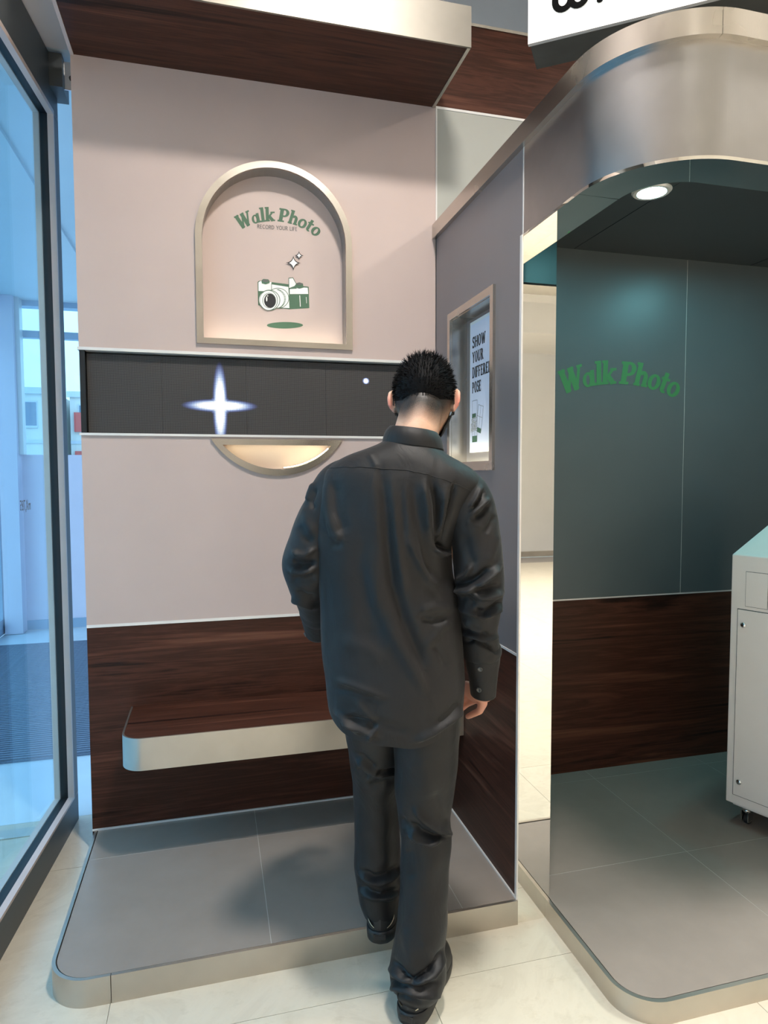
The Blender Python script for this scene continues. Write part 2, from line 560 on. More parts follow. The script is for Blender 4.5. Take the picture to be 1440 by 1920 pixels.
def slab_glyphs(w=0.16, t=0.09):
    G = {}
    def sf(x, y):
        return rect(x - 0.12, y, x + 0.12, y + t) if y < 0.5 else rect(x - 0.12, y - t, x + 0.12, y)
    def stem(x):
        return stroke([(x, 0), (x, 1)], w) + sf(x, 0) + sf(x, 1)
    G['S'] = (0.62, stroke([(0.51, 0.78), (0.46, 0.90), (0.29, 0.95), (0.14, 0.90), (0.09, 0.76), (0.14, 0.63), (0.29, 0.54), (0.45, 0.44), (0.51, 0.27), (0.46, 0.11), (0.29, 0.05), (0.13, 0.10), (0.07, 0.24)], w * 0.8) + rect(0.45, 0.74, 0.53, 1.0) + rect(0.03, 0.0, 0.11, 0.28))
    G['H'] = (0.80, stem(0.15) + stem(0.62) + rect(0.15, 0.46, 0.62, 0.46 + t))
    G['O'] = (0.78, ring2(0.37, 0.5, 0.35, 0.52, w, t))
    G['W'] = (1.02, stroke([(0.12, 1), (0.29, 0)], w) + stroke([(0.29, 0), (0.48, 0.85)], t) + stroke([(0.48, 0.95), (0.66, 0)], w) + stroke([(0.66, 0), (0.86, 1)], t) + sf(0.12, 1) + sf(0.86, 1))
    G['Y'] = (0.76, stroke([(0.12, 1), (0.37, 0.45)], w) + stroke([(0.64, 1), (0.37, 0.45)], t) + stroke([(0.37, 0.5), (0.37, 0)], w) + sf(0.12, 1) + sf(0.62, 1) + sf(0.37, 0))
    G['U'] = (0.80, stroke([(0.15, 1), (0.15, 0.3)], w) + stroke([(0.63, 1), (0.63, 0.3)], t) + ring2(0.375, 0.3, 0.30, 0.32, w, t, 180, 360) + sf(0.15, 1) + sf(0.63, 1))
    G['R'] = (0.76, stem(0.15) + ring2(0.33, 0.73, 0.27, 0.27, w, t, -90, 90) + rect(0.15, 1 - t, 0.35, 1) + rect(0.15, 0.46, 0.35, 0.46 + t) + stroke([(0.34, 0.48), (0.60, 0)], w) + rect(0.52, 0, 0.74, t))
    G['D'] = (0.80, stem(0.15) + ring2(0.33, 0.5, 0.38, 0.5, w, t, -90, 90) + rect(0.15, 1 - t, 0.35, 1) + rect(0.15, 0, 0.35, t))
    G['I'] = (0.34, stem(0.16))
    G['F'] = (0.64, stem(0.15) + rect(0.15, 1 - t, 0.56, 1) + rect(0.49, 0.78, 0.57, 1) + rect(0.15, 0.47, 0.44, 0.47 + t))
    G['E'] = (0.66, stem(0.15) + rect(0.15, 1 - t, 0.56, 1) + rect(0.49, 0.78, 0.57, 1) + rect(0.15, 0.47, 0.44, 0.47 + t) + rect(0.15, 0, 0.58, t) + rect(0.50, 0, 0.59, 0.24))
    G['N'] = (0.82, stem(0.14) + stroke([(0.16, 0.95), (0.62, 0.04)], w) + stroke([(0.63, 0), (0.63, 1)], t) + sf(0.63, 1))
    G['T'] = (0.70, stroke([(0.34, 0), (0.34, 1)], w) + sf(0.34, 0) + rect(0.03, 1 - t, 0.65, 1) + rect(0.03, 0.76, 0.10, 1) + rect(0.58, 0.76, 0.65, 1))
    G['P'] = (0.70, stem(0.15) + ring2(0.33, 0.72, 0.29, 0.28, w, t, -90, 90) + rect(0.15, 1 - t, 0.35, 1) + rect(0.15, 0.44, 0.35, 0.44 + t))
    G['G'] = (0.76, ring2(0.37, 0.5, 0.35, 0.52, w, t, 40, 330) + rect(0.5, 0.1, 0.5 + w, 0.48))
    G[' '] = (0.4, [])
    return G

def sans_glyphs(w=0.13):
    G = {}
    st = lambda *p, c=0.0: stroke(list(p), w, None, c)
    G['R'] = (0.66, st((0.1, 0), (0.1, 1)) + ring2(0.28, 0.73, 0.27, 0.27, w, w, -90, 90, 12) + rect(0.1, 1 - w, 0.3, 1) + rect(0.1, 0.46, 0.3, 0.46 + w) + st((0.3, 0.5), (0.55, 0)))
    G['E'] = (0.60, st((0.1, 0), (0.1, 1)) + rect(0.1, 1 - w, 0.5, 1) + rect(0.1, 0.45, 0.45, 0.45 + w) + rect(0.1, 0, 0.5, w))
    G['C'] = (0.74, ring2(0.42, 0.5, 0.37, 0.51, w, w, 45, 315, 16))
    G['O'] = (0.90, ring2(0.44, 0.5, 0.40, 0.51, w, w))
    G['D'] = (0.78, st((0.1, 0), (0.1, 1)) + ring2(0.3, 0.5, 0.4, 0.5, w, w, -90, 90) + rect(0.1, 1 - w, 0.32, 1) + rect(0.1, 0, 0.32, w))
    G['Y'] = (0.66, st((0.03, 1), (0.33, 0.45)) + st((0.63, 1), (0.33, 0.45)) + st((0.33, 0.48), (0.33, 0)))
    G['U'] = (0.78, st((0.1, 1), (0.1, 0.32)) + st((0.64, 1), (0.64, 0.32)) + ring2(0.37, 0.32, 0.335, 0.33, w, w, 180, 360, 14))
    G['L'] = (0.54, st((0.1, 0), (0.1, 1)) + rect(0.1, 0, 0.5, w))
    G['I'] = (0.28, st((0.13, 0), (0.13, 1)))
    G['F'] = (0.56, st((0.1, 0), (0.1, 1)) + rect(0.1, 1 - w, 0.5, 1) + rect(0.1, 0.45, 0.45, 0.45 + w))
    G['G'] = (0.80, ring2(0.42, 0.5, 0.38, 0.51, w, w, 45, 330, 16) + rect(0.45, 0.38, 0.8, 0.38 + w))
    G['T'] = (0.62, st((0.3, 0), (0.3, 1)) + rect(0.0, 1 - w, 0.6, 1))
    G['P'] = (0.62, st((0.1, 0), (0.1, 1)) + ring2(0.28, 0.72, 0.27, 0.28, w, w, -90, 90, 12) + rect(0.1, 1 - w, 0.3, 1) + rect(0.1, 0.44, 0.3, 0.44 + w))
    G['H'] = (0.74, st((0.1, 0), (0.1, 1)) + st((0.6, 0), (0.6, 1)) + rect(0.1, 0.44, 0.6, 0.44 + w))
    G['W'] = (1.0, st((0.05, 1), (0.25, 0)) + st((0.25, 0), (0.48, 0.9)) + st((0.48, 0.9), (0.7, 0)) + st((0.7, 0), (0.92, 1)))
    G['A'] = (0.8, st((0.03, 0), (0.37, 1)) + st((0.71, 0), (0.37, 1)) + rect(0.18, 0.28, 0.56, 0.28 + w))
    G['K'] = (0.7, st((0.1, 0), (0.1, 1)) + st((0.12, 0.4), (0.58, 1)) + st((0.25, 0.55), (0.62, 0)))
    G['m'] = (0.9, st((0.1, 0), (0.1, 0.66)) + ring2(0.27, 0.42, 0.22, 0.25, w, w, 0, 180, 10) + st((0.43, 0), (0.43, 0.42)) + ring2(0.6, 0.42, 0.22, 0.25, w, w, 0, 180, 10) + st((0.76, 0), (0.76, 0.42)))
    G['X'] = (0.7, st((0.05, 1), (0.62, 0)) + st((0.62, 1), (0.05, 0)))
    G[','] = (0.3, st((0.15, 0.1), (0.08, -0.2)))
    G['7'] = (0.6, rect(0.03, 1 - w, 0.55, 1) + st((0.5, 0.95), (0.2, 0)))
    G['8'] = (0.66, ring2(0.3, 0.75, 0.22, 0.25, w, w) + ring2(0.3, 0.27, 0.27, 0.28, w, w))
    G['5'] = (0.62, rect(0.08, 1 - w, 0.52, 1) + st((0.12, 1), (0.1, 0.5)) + ring2(0.27, 0.32, 0.27, 0.32, w, w, -140, 120, 14))
    G[' '] = (0.4, [])
    return G

FAT, SLAB, SANS = fat_glyphs(), slab_glyphs(0.21, 0.115), sans_glyphs()

def set_line(text, glyphs, size, squeeze=1.0, track=0.0):
    out, x = [], 0.0
    for ch in text:
        adv, polys = glyphs[ch]
        out += [[np.array([(x + q[0]) * size * squeeze, q[1] * size]) for q in p] for p in polys]
        x += adv + track
    return out, x * size * squeeze

def set_arc(text, glyphs, size, R, track=0.0, shear=0.12):
    """centred on top of a circle of radius R about (0,0)"""
    adv = [glyphs[c][0] + track for c in text]
    total = sum(adv) * size
    s, out = -total / 2, []
    for ch, a in zip(text, adv):
        mid = s + a * size / 2
        th = -mid / R
        for p in glyphs[ch][1]:
            q2 = []
            for q in p:
                lx = (q[0] + shear * q[1]) * size - a * size / 2
                ly = R + q[1] * size
                q2.append(np.array([lx * math.cos(th) - ly * math.sin(th), lx * math.sin(th) + ly * math.cos(th)]))
            out.append(q2)
        s += a * size
    return out

def ink_polys(name, polys, to3, mat, parent=None):
    V, F = [], []
    z0 = np.array(to3(0.0, 0.0), float)
    nn = np.cross(np.array(to3(1.0, 0.0)) - z0, np.array(to3(0.0, 1.0)) - z0)
    nn /= np.linalg.norm(nn)
    for k, p in enumerate(polys):
        o = len(V)
        a = sum(p[i][0] * p[(i + 1) % len(p)][1] - p[(i + 1) % len(p)][0] * p[i][1] for i in range(len(p)))
        V += [np.array(to3(q[0], q[1])) + nn * 1.5e-5 * (k % 40) for q in (p if a > 0 else p[::-1])]
        F.append(tuple(range(o, o + len(p))))
    return obj(name, V, F, mat, parent)

def disc2(cx, cy, rx, ry, n=28, a0=0, a1=360):
    return [[np.array([cx + rx * math.cos(math.radians(a0 + (a1 - a0) * i / n)), cy + ry * math.sin(math.radians(a0 + (a1 - a0) * i / n))]) for i in range(n + (0 if a1 - a0 == 360 else 1))]]

# ================================================================== the room
HP, HP2, ZW, ZL1, ZL2, ZS = 0.0777, 0.0616, 0.8758, 1.6085, 1.9212, 2.9783
W, D1, ZF, ZT, W2 = 1.4015, 0.8035, 2.1814, 2.440, 1.5163
X0, D1P, D2 = 0.008, 0.811, 1.2654
BX = 3.80           # right end of the booth
ZC = 4.00           # lobby ceiling
RX, RY = 8.2, -9.4  # far ends of the lobby

# ---- floor
floor = struct(box('floor', (-0.42, RY, -0.08), (RX, 0.30, -0.006), 'grout_floor'))
tv, tf = box_data((0, 0, -0.02), (0.8585, 0.8585, 0.0))
tile0 = None
for i in range(-1, 10):
    for j in range(-10, 1):
        x, y = 0.176 + 0.86 * i, -0.105 + 0.86 * j
        x1, y1 = min(x + 0.8585, RX), min(y + 0.8585, 0.29)
        if x1 - x < 0.8 or y1 - y < 0.8 or x < -0.41:
            xa = max(x, -0.41)
            if x1 - xa < 0.02 or y1 - y < 0.02:
                continue
            box('tile', (xa, y, -0.02), (x1, y1, 0.0), 'marble', floor)
            continue
        if tile0 is None:
            tile0 = obj('tile', tv, tf, 'marble', floor)
            tile0.location = (x, y, 0)
        else:
            dup(tile0, (x, y, 0), floor)

# ---- back wall
def yplane(u, v, d):
    return (u, d, v)
wall_back = struct(box('wall_back', (0.0, 0.10, 0.0), (RX, 0.24, ZC), 'bluewall'))
def wpanel(name, x0, z0, x1, z1, mat, y0=0.0, th=0.09, bev=0.0):
    return box(name, (x0, y0, z0), (x1, y0 + th, z1), mat, wall_back, bev)
wpanel('wood_panel', 0.0, 0.0, W, ZW - 0.004, 'wood_x')
wpanel('trim_strip', 0.0, ZW - 0.004, W, ZW + 0.007, 'alu_white', -0.002, 0.05)
smile_out = [(0.7305 - 0.2270, 1.577)] + [(0.7305 + 0.302 * math.sin(math.radians(a)), 1.475 + 0.302 - 0.302 * math.cos(math.radians(a))) for a in np.linspace(-48.5, 48.5, 29)] + [(0.7305 + 0.2270, 1.577)]
plate('panel', [(0, ZW + 0.007), (W, ZW + 0.007), (W, ZL1 - 0.006), (0, ZL1 - 0.006)], [smile_out], 0.09, yplane, 'panel', wall_back)
AX, AR, AZ0, AZ1 = 0.7305, 0.2850, 1.972, 2.372   # arch: centre, inner radius, sill, spring line
def arch(r, z0, z1=AZ1, n=36):
    return [(AX - r, z0), (AX + r, z0)] + [(AX + r * math.cos(t), z1 + r * math.sin(t)) for t in np.linspace(0, math.pi, n)]
plate('panel', [(0, ZL2 + 0.008), (W - 0.002, ZL2 + 0.008), (W - 0.002, ZS), (0, ZS)], [arch(AR, AZ0)], 0.09, yplane, 'panel', wall_back)
wpanel('trim_strip', -0.004, ZL1 - 0.006, W, ZL1 + 0.003, 'alu_white', -0.008, 0.06)
wpanel('trim_strip', -0.004, ZL2 - 0.003, W, ZL2 + 0.008, 'alu_white', -0.008, 0.06)
# inside the booth
wpanel('wood_panel', W2, 0.0, BX, ZW - 0.004, 'wood_x')
wpanel('trim_strip', W2, ZW - 0.004, BX, ZW + 0.003, 'alu_white', 0.001, 0.05)
wpanel('panel', W2, ZW + 0.003, 2.649, 2.47, 'booth_panel')
wpanel('panel', 2.653, ZW + 0.003, BX, 2.47, 'booth_panel')
wpanel('trim_strip', 2.6495, ZW + 0.003, 2.6525, 2.455, 'alu_white', 0.002, 0.05)
# above the partition
wpanel('panel', W + 0.004, 2.475, BX, ZS - 0.004, 'panel_green')
wpanel('trim_strip', W - 0.002, 2.475, W + 0.004, ZS + 0.006, 'alu_white', -0.002, 0.05)
wpanel('trim_strip', W + 0.004, ZS - 0.004, BX, ZS + 0.006, 'alu_white', -0.002, 0.05)
wpanel('wood_panel', W - 0.1, ZS + 0.006, BX + 0.6, 3.330, 'wood_x')
wpanel('trim_strip', W - 0.1, 3.330, BX + 0.6, 3.342, 'steel_x', -0.004, 0.06)

# ---- partition between the two bays
ws = struct(empty('wall_side', (W, -0.4, 0)))
def xplane(u, v, d):
    return (W + d, u, v)
NY0, NY1, NZ0, NZ1 = -0.582, -0.190, 1.490, 2.062
plate('panel', [(-D1 + 0.006, ZW + 0.004), (-0.001, ZW + 0.004), (-0.001, ZT + 0.02), (-D1 + 0.006, ZT + 0.02)], [[(NY0, NZ0), (NY1, NZ0), (NY1, NZ1), (NY0, NZ1)]], 0.02, xplane, 'silver_panel', ws)
box('wood_panel', (W, -D1 + 0.006, HP), (W + 0.02, -0.001, ZW - 0.004), 'wood_y', ws)
box('trim_strip', (W - 0.002, -D1 + 0.006, ZW - 0.004), (W + 0.02, -0.001, ZW + 0.004), 'alu_white', ws)
box('panel', (W2 - 0.02, -D1 + 0.006, ZW), (W2, -0.001, ZT + 0.02), 'booth_panel', ws)
box('wood_panel', (W2 - 0.02, -D1 + 0.006, HP2), (W2, -0.001, ZW), 'wood_y', ws)
box('end_panel', (W, -D1, 0.0), (W2, -D1 + 0.006, ZF), 'mirror_steel', ws)['label'] = 'mirror-polished steel end face'
box('edge_strip', (W - 0.004, -D1 - 0.001, HP), (W + 0.0015, -D1 + 0.012, ZF), 'alu_white', ws)

# ---- lobby shell
struct(box('ceiling', (-0.32, RY, ZC), (RX, 0.24, ZC + 0.1), 'ceiling_white'))
struct(box('wall_rear', (-0.42, RY - 0.1, 0.0), (RX, RY, ZC), 'cream'))
struct(box('wall_right', (RX, RY, 0.0), (RX + 0.1, 0.24, ZC), 'cream'))
struct(box('trim_1', (-0.46, RY, 3.085), (-0.035, 0.165, ZC), 'bulkhead'))
box('baseboard_rear', (-0.3, RY, 0.0), (RX, RY + 0.015, 0.10), 'steel_x')['kind'] = 'structure'
# dropped ceiling band seen in the mirror
struct(box('trim_2', (-0.035, RY, 3.55), (RX, RY + 1.5, ZC), 'ceiling_white'))

# ---- glazing on the left
def window_run(idx, bx, by, length, dirv, posts=1):
    d = np.array(dirv, float)
    d /= np.linalg.norm(d)
    out = np.array([d[1], -d[0]])      # to the outside
    if out[0] > 0:
        out = -out
    root = struct(empty('window_%d' % idx, (bx, by, 0)))
    def fbox(name, s0, s1, t0, t1, z0, z1, mat, bev=0.0):
        v, f = box_data((s0, t0, z0), (s1, t1, z1))
        v = [(bx + d[0] * a + out[0] * c, by + d[1] * a + out[1] * c, z) for a, c, z in v]
        o = obj(name, v, f, mat, root, False, bev)
        fix_normals(o)
        return o
    L = length
    fbox('bottom_rail', 0, L, 0.0, 0.075, 0.0, 0.112, 'frame_grey')
    fbox('bottom_bead', 0, L, 0.0, 0.022, 0.112, 0.122, 'frame_light')
    fbox('bottom_bead', 0, L, 0.053, 0.075, 0.112, 0.122, 'frame_light')
    fbox('gasket', 0, L, 0.022, 0.053, 0.112, 0.119, 'gasket')
    fbox('top_rail', 0, L, 0.0, 0.075, 2.88, 3.075, 'frame_grey')
    fbox('top_bead', 0, L, 0.0, 0.022, 2.862, 2.88, 'frame_light')
    fbox('top_bead', 0, L, 0.053, 0.075, 2.862, 2.88, 'frame_light')
    fbox('gasket', 0, L, 0.022, 0.053, 2.866, 2.88, 'gasket')
    for k in range(posts + 1):
        s = (L - 0.05) * k / posts
        fbox('post', s, s + 0.05, 0.0, 0.075, 0.112, 2.88, 'frame_grey')
        for sg in ((s + 0.05, s + 0.06), (s - 0.01, s)):
            if sg[0] < 0 or sg[1] > L:
                continue
            fbox('jamb_bead', sg[0], sg[1], 0.0, 0.022, 0.122, 2.862, 'frame_light')
            fbox('jamb_bead', sg[0], sg[1], 0.053, 0.075, 0.122, 2.862, 'frame_light')
            fbox('gasket', sg[0], sg[1] - 0.003, 0.022, 0.053, 0.119, 2.866, 'gasket')
    for k in range(posts):
        a = (L - 0.05) * k / posts + 0.055
        c = (L - 0.05) * (k + 1) / posts - 0.005
        fbox('pane', a, c, 0.036, 0.040, 0.115, 2.87, 'glass_pane')
    return root, fbox
win1, wfb = window_run(1, -0.100, 0.27, 3.10, (-0.0823, -0.9966))
_ex, _ey = -0.100 - 0.0823 * 3.10, 0.27 - 0.9966 * 3.10
struct(box('wall_daylight_block', (-0.46, RY, 0.0), (_ex, _ey, 3.085), 'cream'))  # unseen solid stretch, added in place of glazing to cut blue daylight
# small mirrored decal on the near pane
polys, wd = set_line('mX,785', SANS, 0.036, 0.75)
def decal3(u, v):
    s = 0.34 + (wd - u)
    return (-0.100 - 0.0823 * s - 0.9966 * 0.0355, 0.27 - 0.9966 * s + 0.0823 * 0.0355, 1.33 + v)
ink_polys('decal', polys, lambda u, v: decal3(wd - u, v), 'grey_print', win1)

# ---- vestibule beyond the glass
VX0, VY1, VZ = -1.40, 4.10, 3.07
struct(box('floor', (VX0, RY, -0.08), (-0.42, VY1, -0.004), 'vest_floor'))
struct(box('floor', (-0.42, 0.30, -0.08), (0.0, VY1, -0.004), 'vest_floor'))
struct(box('ceiling', (VX0, RY, VZ), (-0.46, VY1, VZ + 0.1), 'vest_paint'))
struct(box('ceiling', (-0.46, 0.165, VZ + 0.02), (0.0, VY1, VZ + 0.12), 'vest_paint'))
struct(box('wall_inner', (0.0, 0.24, 0.0), (0.10, VY1, VZ + 0.02), 'vest_panel'))
struct(box('wall_far', (VX0, VY1, 0.0), (0.1, VY1 + 0.12, 1.65), 'vest_panel'))
struct(box('baseboard_far', (VX0, VY1 - 0.015, 0.0), (0.0, VY1, 0.09), 'vest_frame'))
w3 = struct(empty('window_2', (-0.7, VY1, 1.65)))
box('head', (VX0, VY1, 3.02), (0.1, VY1 + 0.12, VZ + 0.1), 'vest_frame', w3)
box('mullion', (VX0, VY1 + 0.02, 2.735), (0.1, VY1 + 0.09, 2.80), 'vest_frame', w3)
box('pane', (VX0, VY1 + 0.055, 1.65), (0.1, VY1 + 0.06, 2.735), 'glass_pane', w3)
box('pane', (VX0, VY1 + 0.055, 2.80), (0.1, VY1 + 0.06, 3.02), 'glass_pane', w3)
tr3 = struct(box('trim_3', (-1.385, VY1 - 0.16, 0.0), (-1.235, VY1 + 0.0, VZ), 'vest_panel'))
box('light_edge', (-1.235, VY1 - 0.10, 1.65), (-1.195, VY1 + 0.0, VZ), 'alu_white', tr3)
w4 = struct(empty('window_3', (VX0, -2, 0)))
box('sill_rail', (VX0 - 0.06, RY, 0.0), (VX0, VY1, 0.14), 'vest_frame', w4)
box('head', (VX0 - 0.06, RY, 2.98), (VX0, VY1, VZ + 0.1), 'vest_frame', w4)
box('mullion', (VX0 - 0.06, RY, 2.735), (VX0, VY1, 2.79), 'vest_frame', w4)
for k in range(9):
    y = VY1 - 0.1 - 1.6 * k
    box('post', (VX0 - 0.06, y - 0.05, 0.14), (VX0, y, 2.98), 'vest_frame', w4)
    if k < 8:
        box('pane', (VX0 - 0.033, y - 1.6, 0.14), (VX0 - 0.028, y - 0.05, 2.98), 'glass_pane', w4)
# door mat, threshold, transom and bracket by the gap
dm = thing('door_mat', (-0.75, 2.3, 0), 'blue-grey ribbed entrance mat on the floor behind the glass', 'mat')
box('backing', (-1.33, 0.95, -0.004), (-0.12, 3.50, 0.006), 'mat_rib', dm)
rv, rf = box_data((-0.605, -0.009, 0.006), (0.605, 0.009, 0.013))
r0 = None
for k in range(84):
    y = 0.97 + k * 0.0301
    if r0 is None:
        r0 = obj('rib', rv, rf, 'mat_rib', dm)
        r0.location = (-0.725, y, 0)
    else:
        dup(r0, (-0.725, y, 0), dm)
th = box('threshold', (VX0, 0.17, -0.004), (-0.19, 0.24, 0.004), 'steel_x')
tag(th, 'flat steel threshold strip in the floor behind the glass', 'threshold')
struct(box('trim_4', (-0.118, 0.175, 2.95), (-0.062, 0.30, 3.075), 'frame_grey'))
br = thing('angle_bracket', (-0.035, 0.2, 2.96), 'small bright galvanised bracket beside top of the left wall', 'bracket')
box('plate', (-0.06, 0.20, 2.955), (-0.008, 0.205, 3.06), 'chrome', br)
box('flange', (-0.012, 0.10, 2.955), (-0.008, 0.205, 3.06), 'chrome', br)
v, f = lathe([(0.0, -0.004), (0.009, -0.004), (0.009, 0.0), (0.0, 0.0)], (-0.033, 0.20, 3.0), 'Y', 12)
obj('bolt', v, f, 'black', br)

# ---- outside
struct(box('ground', (-60, RY - 30, -0.30), (VX0 - 0.06, 80, -0.16), 'asphalt'))
struct(box('ground', (VX0 - 0.06, VY1 + 0.12, -0.30), (60, 80, -0.16), 'asphalt'))
def building(name, x0, y0, x1, y1, h, floors, cols, label, signs=()):
    root = thing(name, ((x0 + x1) / 2, y0, -0.16), label, 'building')
    box('wall', (x0, y0, -0.16), (x1, y1, h), 'building', root)
    box('cornice', (x0 - 0.15, y0 - 0.15, h - 0.25), (x1 + 0.15, y0, h + 0.1), 'building_band', root)
    fh = h / floors
    for i in range(floors):
        box('band', (x0, y0 - 0.06, i * fh + 0.15), (x1, y0, i * fh + 0.35), 'building_band', root)
        cw = (x1 - x0) / cols
        for j in range(cols):
            a = x0 + cw * j + cw * 0.2
            w_ = box('window', (a, y0 - 0.08, i * fh + fh * 0.32), (a + cw * 0.6, y0, i * fh + fh * 0.80), 'building_band', root)
            for q in range(2):
                box('pane', (a + 0.08 + q * cw * 0.3, y0 - 0.10, i * fh + fh * 0.36), (a + cw * 0.3 - 0.04 + q * cw * 0.3, y0 - 0.075, i * fh + fh * 0.77), 'building_window', w_)
    for sx0, sz0, sx1, sz1 in signs:
        box('shop_sign', (sx0, y0 - 0.2, sz0), (sx1, y0, sz1), 'sign_red', root)
    return root
building('office_building', -30, 38, -8.3, 50, 6.3, 2, 7, 'pale low building across the street, seen through the glass')
building('corner_building', -8.0, 42, -1.0, 52, 6.6, 2, 3, 'pale building with red signs seen in the narrow gap', [(-7.75, 4.2, -7.2, 5.4), (-7.75, 1.0, -7.3, 3.0)])
hv, hf = [], []
hx = np.linspace(-90, 40, 60)
for i, x in enumerate(hx):
    z = 15.5 + 2.5 * math.sin(x * 0.11 + 1.0) + 1.4 * math.sin(x * 0.31) + 0.6 * math.sin(x * 0.9)
    hv += [(x, 118, -1), (x, 124, z * 0.7), (x, 134, z), (x, 170, -1)]
for i in range(len(hx) - 1):
    for k in range(3):
        a = i * 4 + k
        hf.append((a, a + 4, a + 5, a + 1))
tag(obj('hill', hv, hf, 'hill', None, True), 'low wooded blue-green hill on the skyline behind the pale building', 'hill')

# ---- lobby ceiling lamps (they light the room)
def ceiling_lamp(x, y, label, power, spread):
    root = thing('ceiling_lamp', (x, y, ZC), label, 'lamp', 'lobby ceiling downlights')
    v, f = lathe([(0.15, -0.004), (0.16, -0.016), (0.19, -0.016), (0.20, -0.003), (0.20, 0.0)], (x, y, ZC), 'Z', 32)
    smooth_by_angle(obj('rim', v, f, 'alu_white', root))
    v, f = lathe([(0.0, -0.003), (0.152, -0.003)], (x, y, ZC), 'Z', 32)
    obj('diffuser', v, f, 'lamp', root)
    ld_ = bpy.data.lights.new('lamp_light', 'AREA')
    ld_.shape = 'DISK'
    ld_.size = 0.29
    ld_.energy = power
    ld_.color = (1.0, 0.94, 0.87)
    ld_.spread = math.radians(spread)
    lo = bpy.data.objects.new('lamp_light', ld_)
    lo.location = (x, y, ZC - 0.012)
    link(lo, root)
for x, col_ in ((1.06, 'closest to the glass wall'), (3.46, 'in the middle column'), (5.86, 'farthest from the glass wall')):
    for y, row_ in ((-1.70, 'over the booths'), (-4.10, 'in the middle row'), (-6.50, 'near the rear wall')):
        ceiling_lamp(x, y, 'round lobby ceiling downlight %s, %s' % (row_, col_), LAMP * (1.0 if y > -2 else 0.78), 150 if y > -2 else 84)

# ================================================================== left bay
# ---- platform with steel kerb
def rounded_path(x0, y_start, y_front, r, x_end, n=14):
    return [(x0, y_start), (x0, y_front + r + 0.001)] + arc(x0 + r, y_front + r, r, 180, 270, n) + [(x_end, y_front)]
pl = thing('platform', (0.7, -0.4, 0), 'low grey-tiled platform with steel kerb below the wall bench', 'platform')
PR = 0.115
path = rounded_path(X0, 0.0, -D1P, PR, W)
cut = 0.178
i_cut = len(path) - 1
v, f = ribbon(path[:-1] + [(cut - 0.001, -D1P)], 0.0, HP + 0.002, 0.0, -0.010)
o = obj('kerb_corner', v, f, 'steel_x', pl)
smooth_by_angle(fix_normals(o))
v, f = ribbon([(cut + 0.001, -D1P), (W - 0.001, -D1P)], 0.0, HP + 0.002, 0.0, -0.010)
fix_normals(obj('kerb_front', v, f, 'steel_x', pl))
def inset_poly(path, d):
    P = [(p[0], p[1]) for p in path]
    out = []
    for i, p in enumerate(P):
        a, c = P[max(i - 1, 0)], P[min(i + 1, len(P) - 1)]
        dx, dy = c[0] - a[0], c[1] - a[1]
        L = math.hypot(dx, dy)
        out.append((p[0] - dy / L * d, p[1] + dx / L * d))
    return out
ins = inset_poly(path, 0.0135)
def flat(z):
    return lambda u, v_, d: (u, v_, z - d)
plate('bed', [(x, y) for x, y in inset_poly(path, 0.0105)] + [(W - 0.001, -0.001), (X0 + 0.0105, -0.001)], [], HP - 0.006, flat(HP - 0.0045), 'grout_dark', pl)
plate('grout_bed', [(x + 0.002, y + 0.002) for x, y in ins[:-1]] + [(W - 0.003, -D1P + 0.016), (W - 0.003, -0.003), (X0 + 0.016, -0.003)], [], 0.002, flat(HP - 0.0005), 'grout', pl)
XJ, YJ, G = [0.616, 1.216], -0.207, 0.0010
corner = [p for p in ins[:-1]] + [(XJ[0] - G, -D1P + 0.0135), (XJ[0] - G, YJ - G), (X0 + 0.0135, YJ - G)]
corner = [p for p in corner if p[1] <= YJ - G + 1e-6]
plate('tile', corner, [], 0.0022, flat(HP), 'tile_grey', pl)
box('tile', (XJ[0] + G, -D1P + 0.0135, HP - 0.0022), (XJ[1] - G, YJ - G, HP), 'tile_grey', pl)
box('tile', (XJ[1] + G, -D1P + 0.0135, HP - 0.0022), (W - 0.003, YJ - G, HP), 'tile_grey', pl)
for a, c in ((X0 + 0.0135, XJ[0] - G), (XJ[0] + G, XJ[1] - G), (XJ[1] + G, W - 0.003)):
    box('tile', (a, YJ + G, HP - 0.0022), (c, -0.003, HP), 'tile_grey', pl)
box('base_bead', (0.0, -0.006, HP), (W, 0.0, HP + 0.006), 'alu_white', pl)
box('base_bead', (W - 0.005, -D1, HP), (W, -0.006, HP + 0.006), 'alu_white', pl)

# ---- bench
bn = thing('wall_bench', (0.78, 0.0, 0.44), 'wall-hung bench with walnut top and rounded brushed steel edge', 'bench')
BZ0, BZ1, BY, BX0 = 0.440, 0.553, -0.340, 0.152
bpath = rounded_path(BX0, -0.001, BY, 0.075, W - 0.002)
v, f = ribbon(bpath, BZ0, BZ1, 0.0, -0.006)
smooth_by_angle(fix_normals(obj('steel_edge', v, f, 'steel_x', bn)))
bp = inset_poly(bpath, 0.0065)
plate('seat_board', bp + [(W - 0.002, -0.001)], [], 0.10, flat(BZ1 - 0.002), 'wood_x', bn)

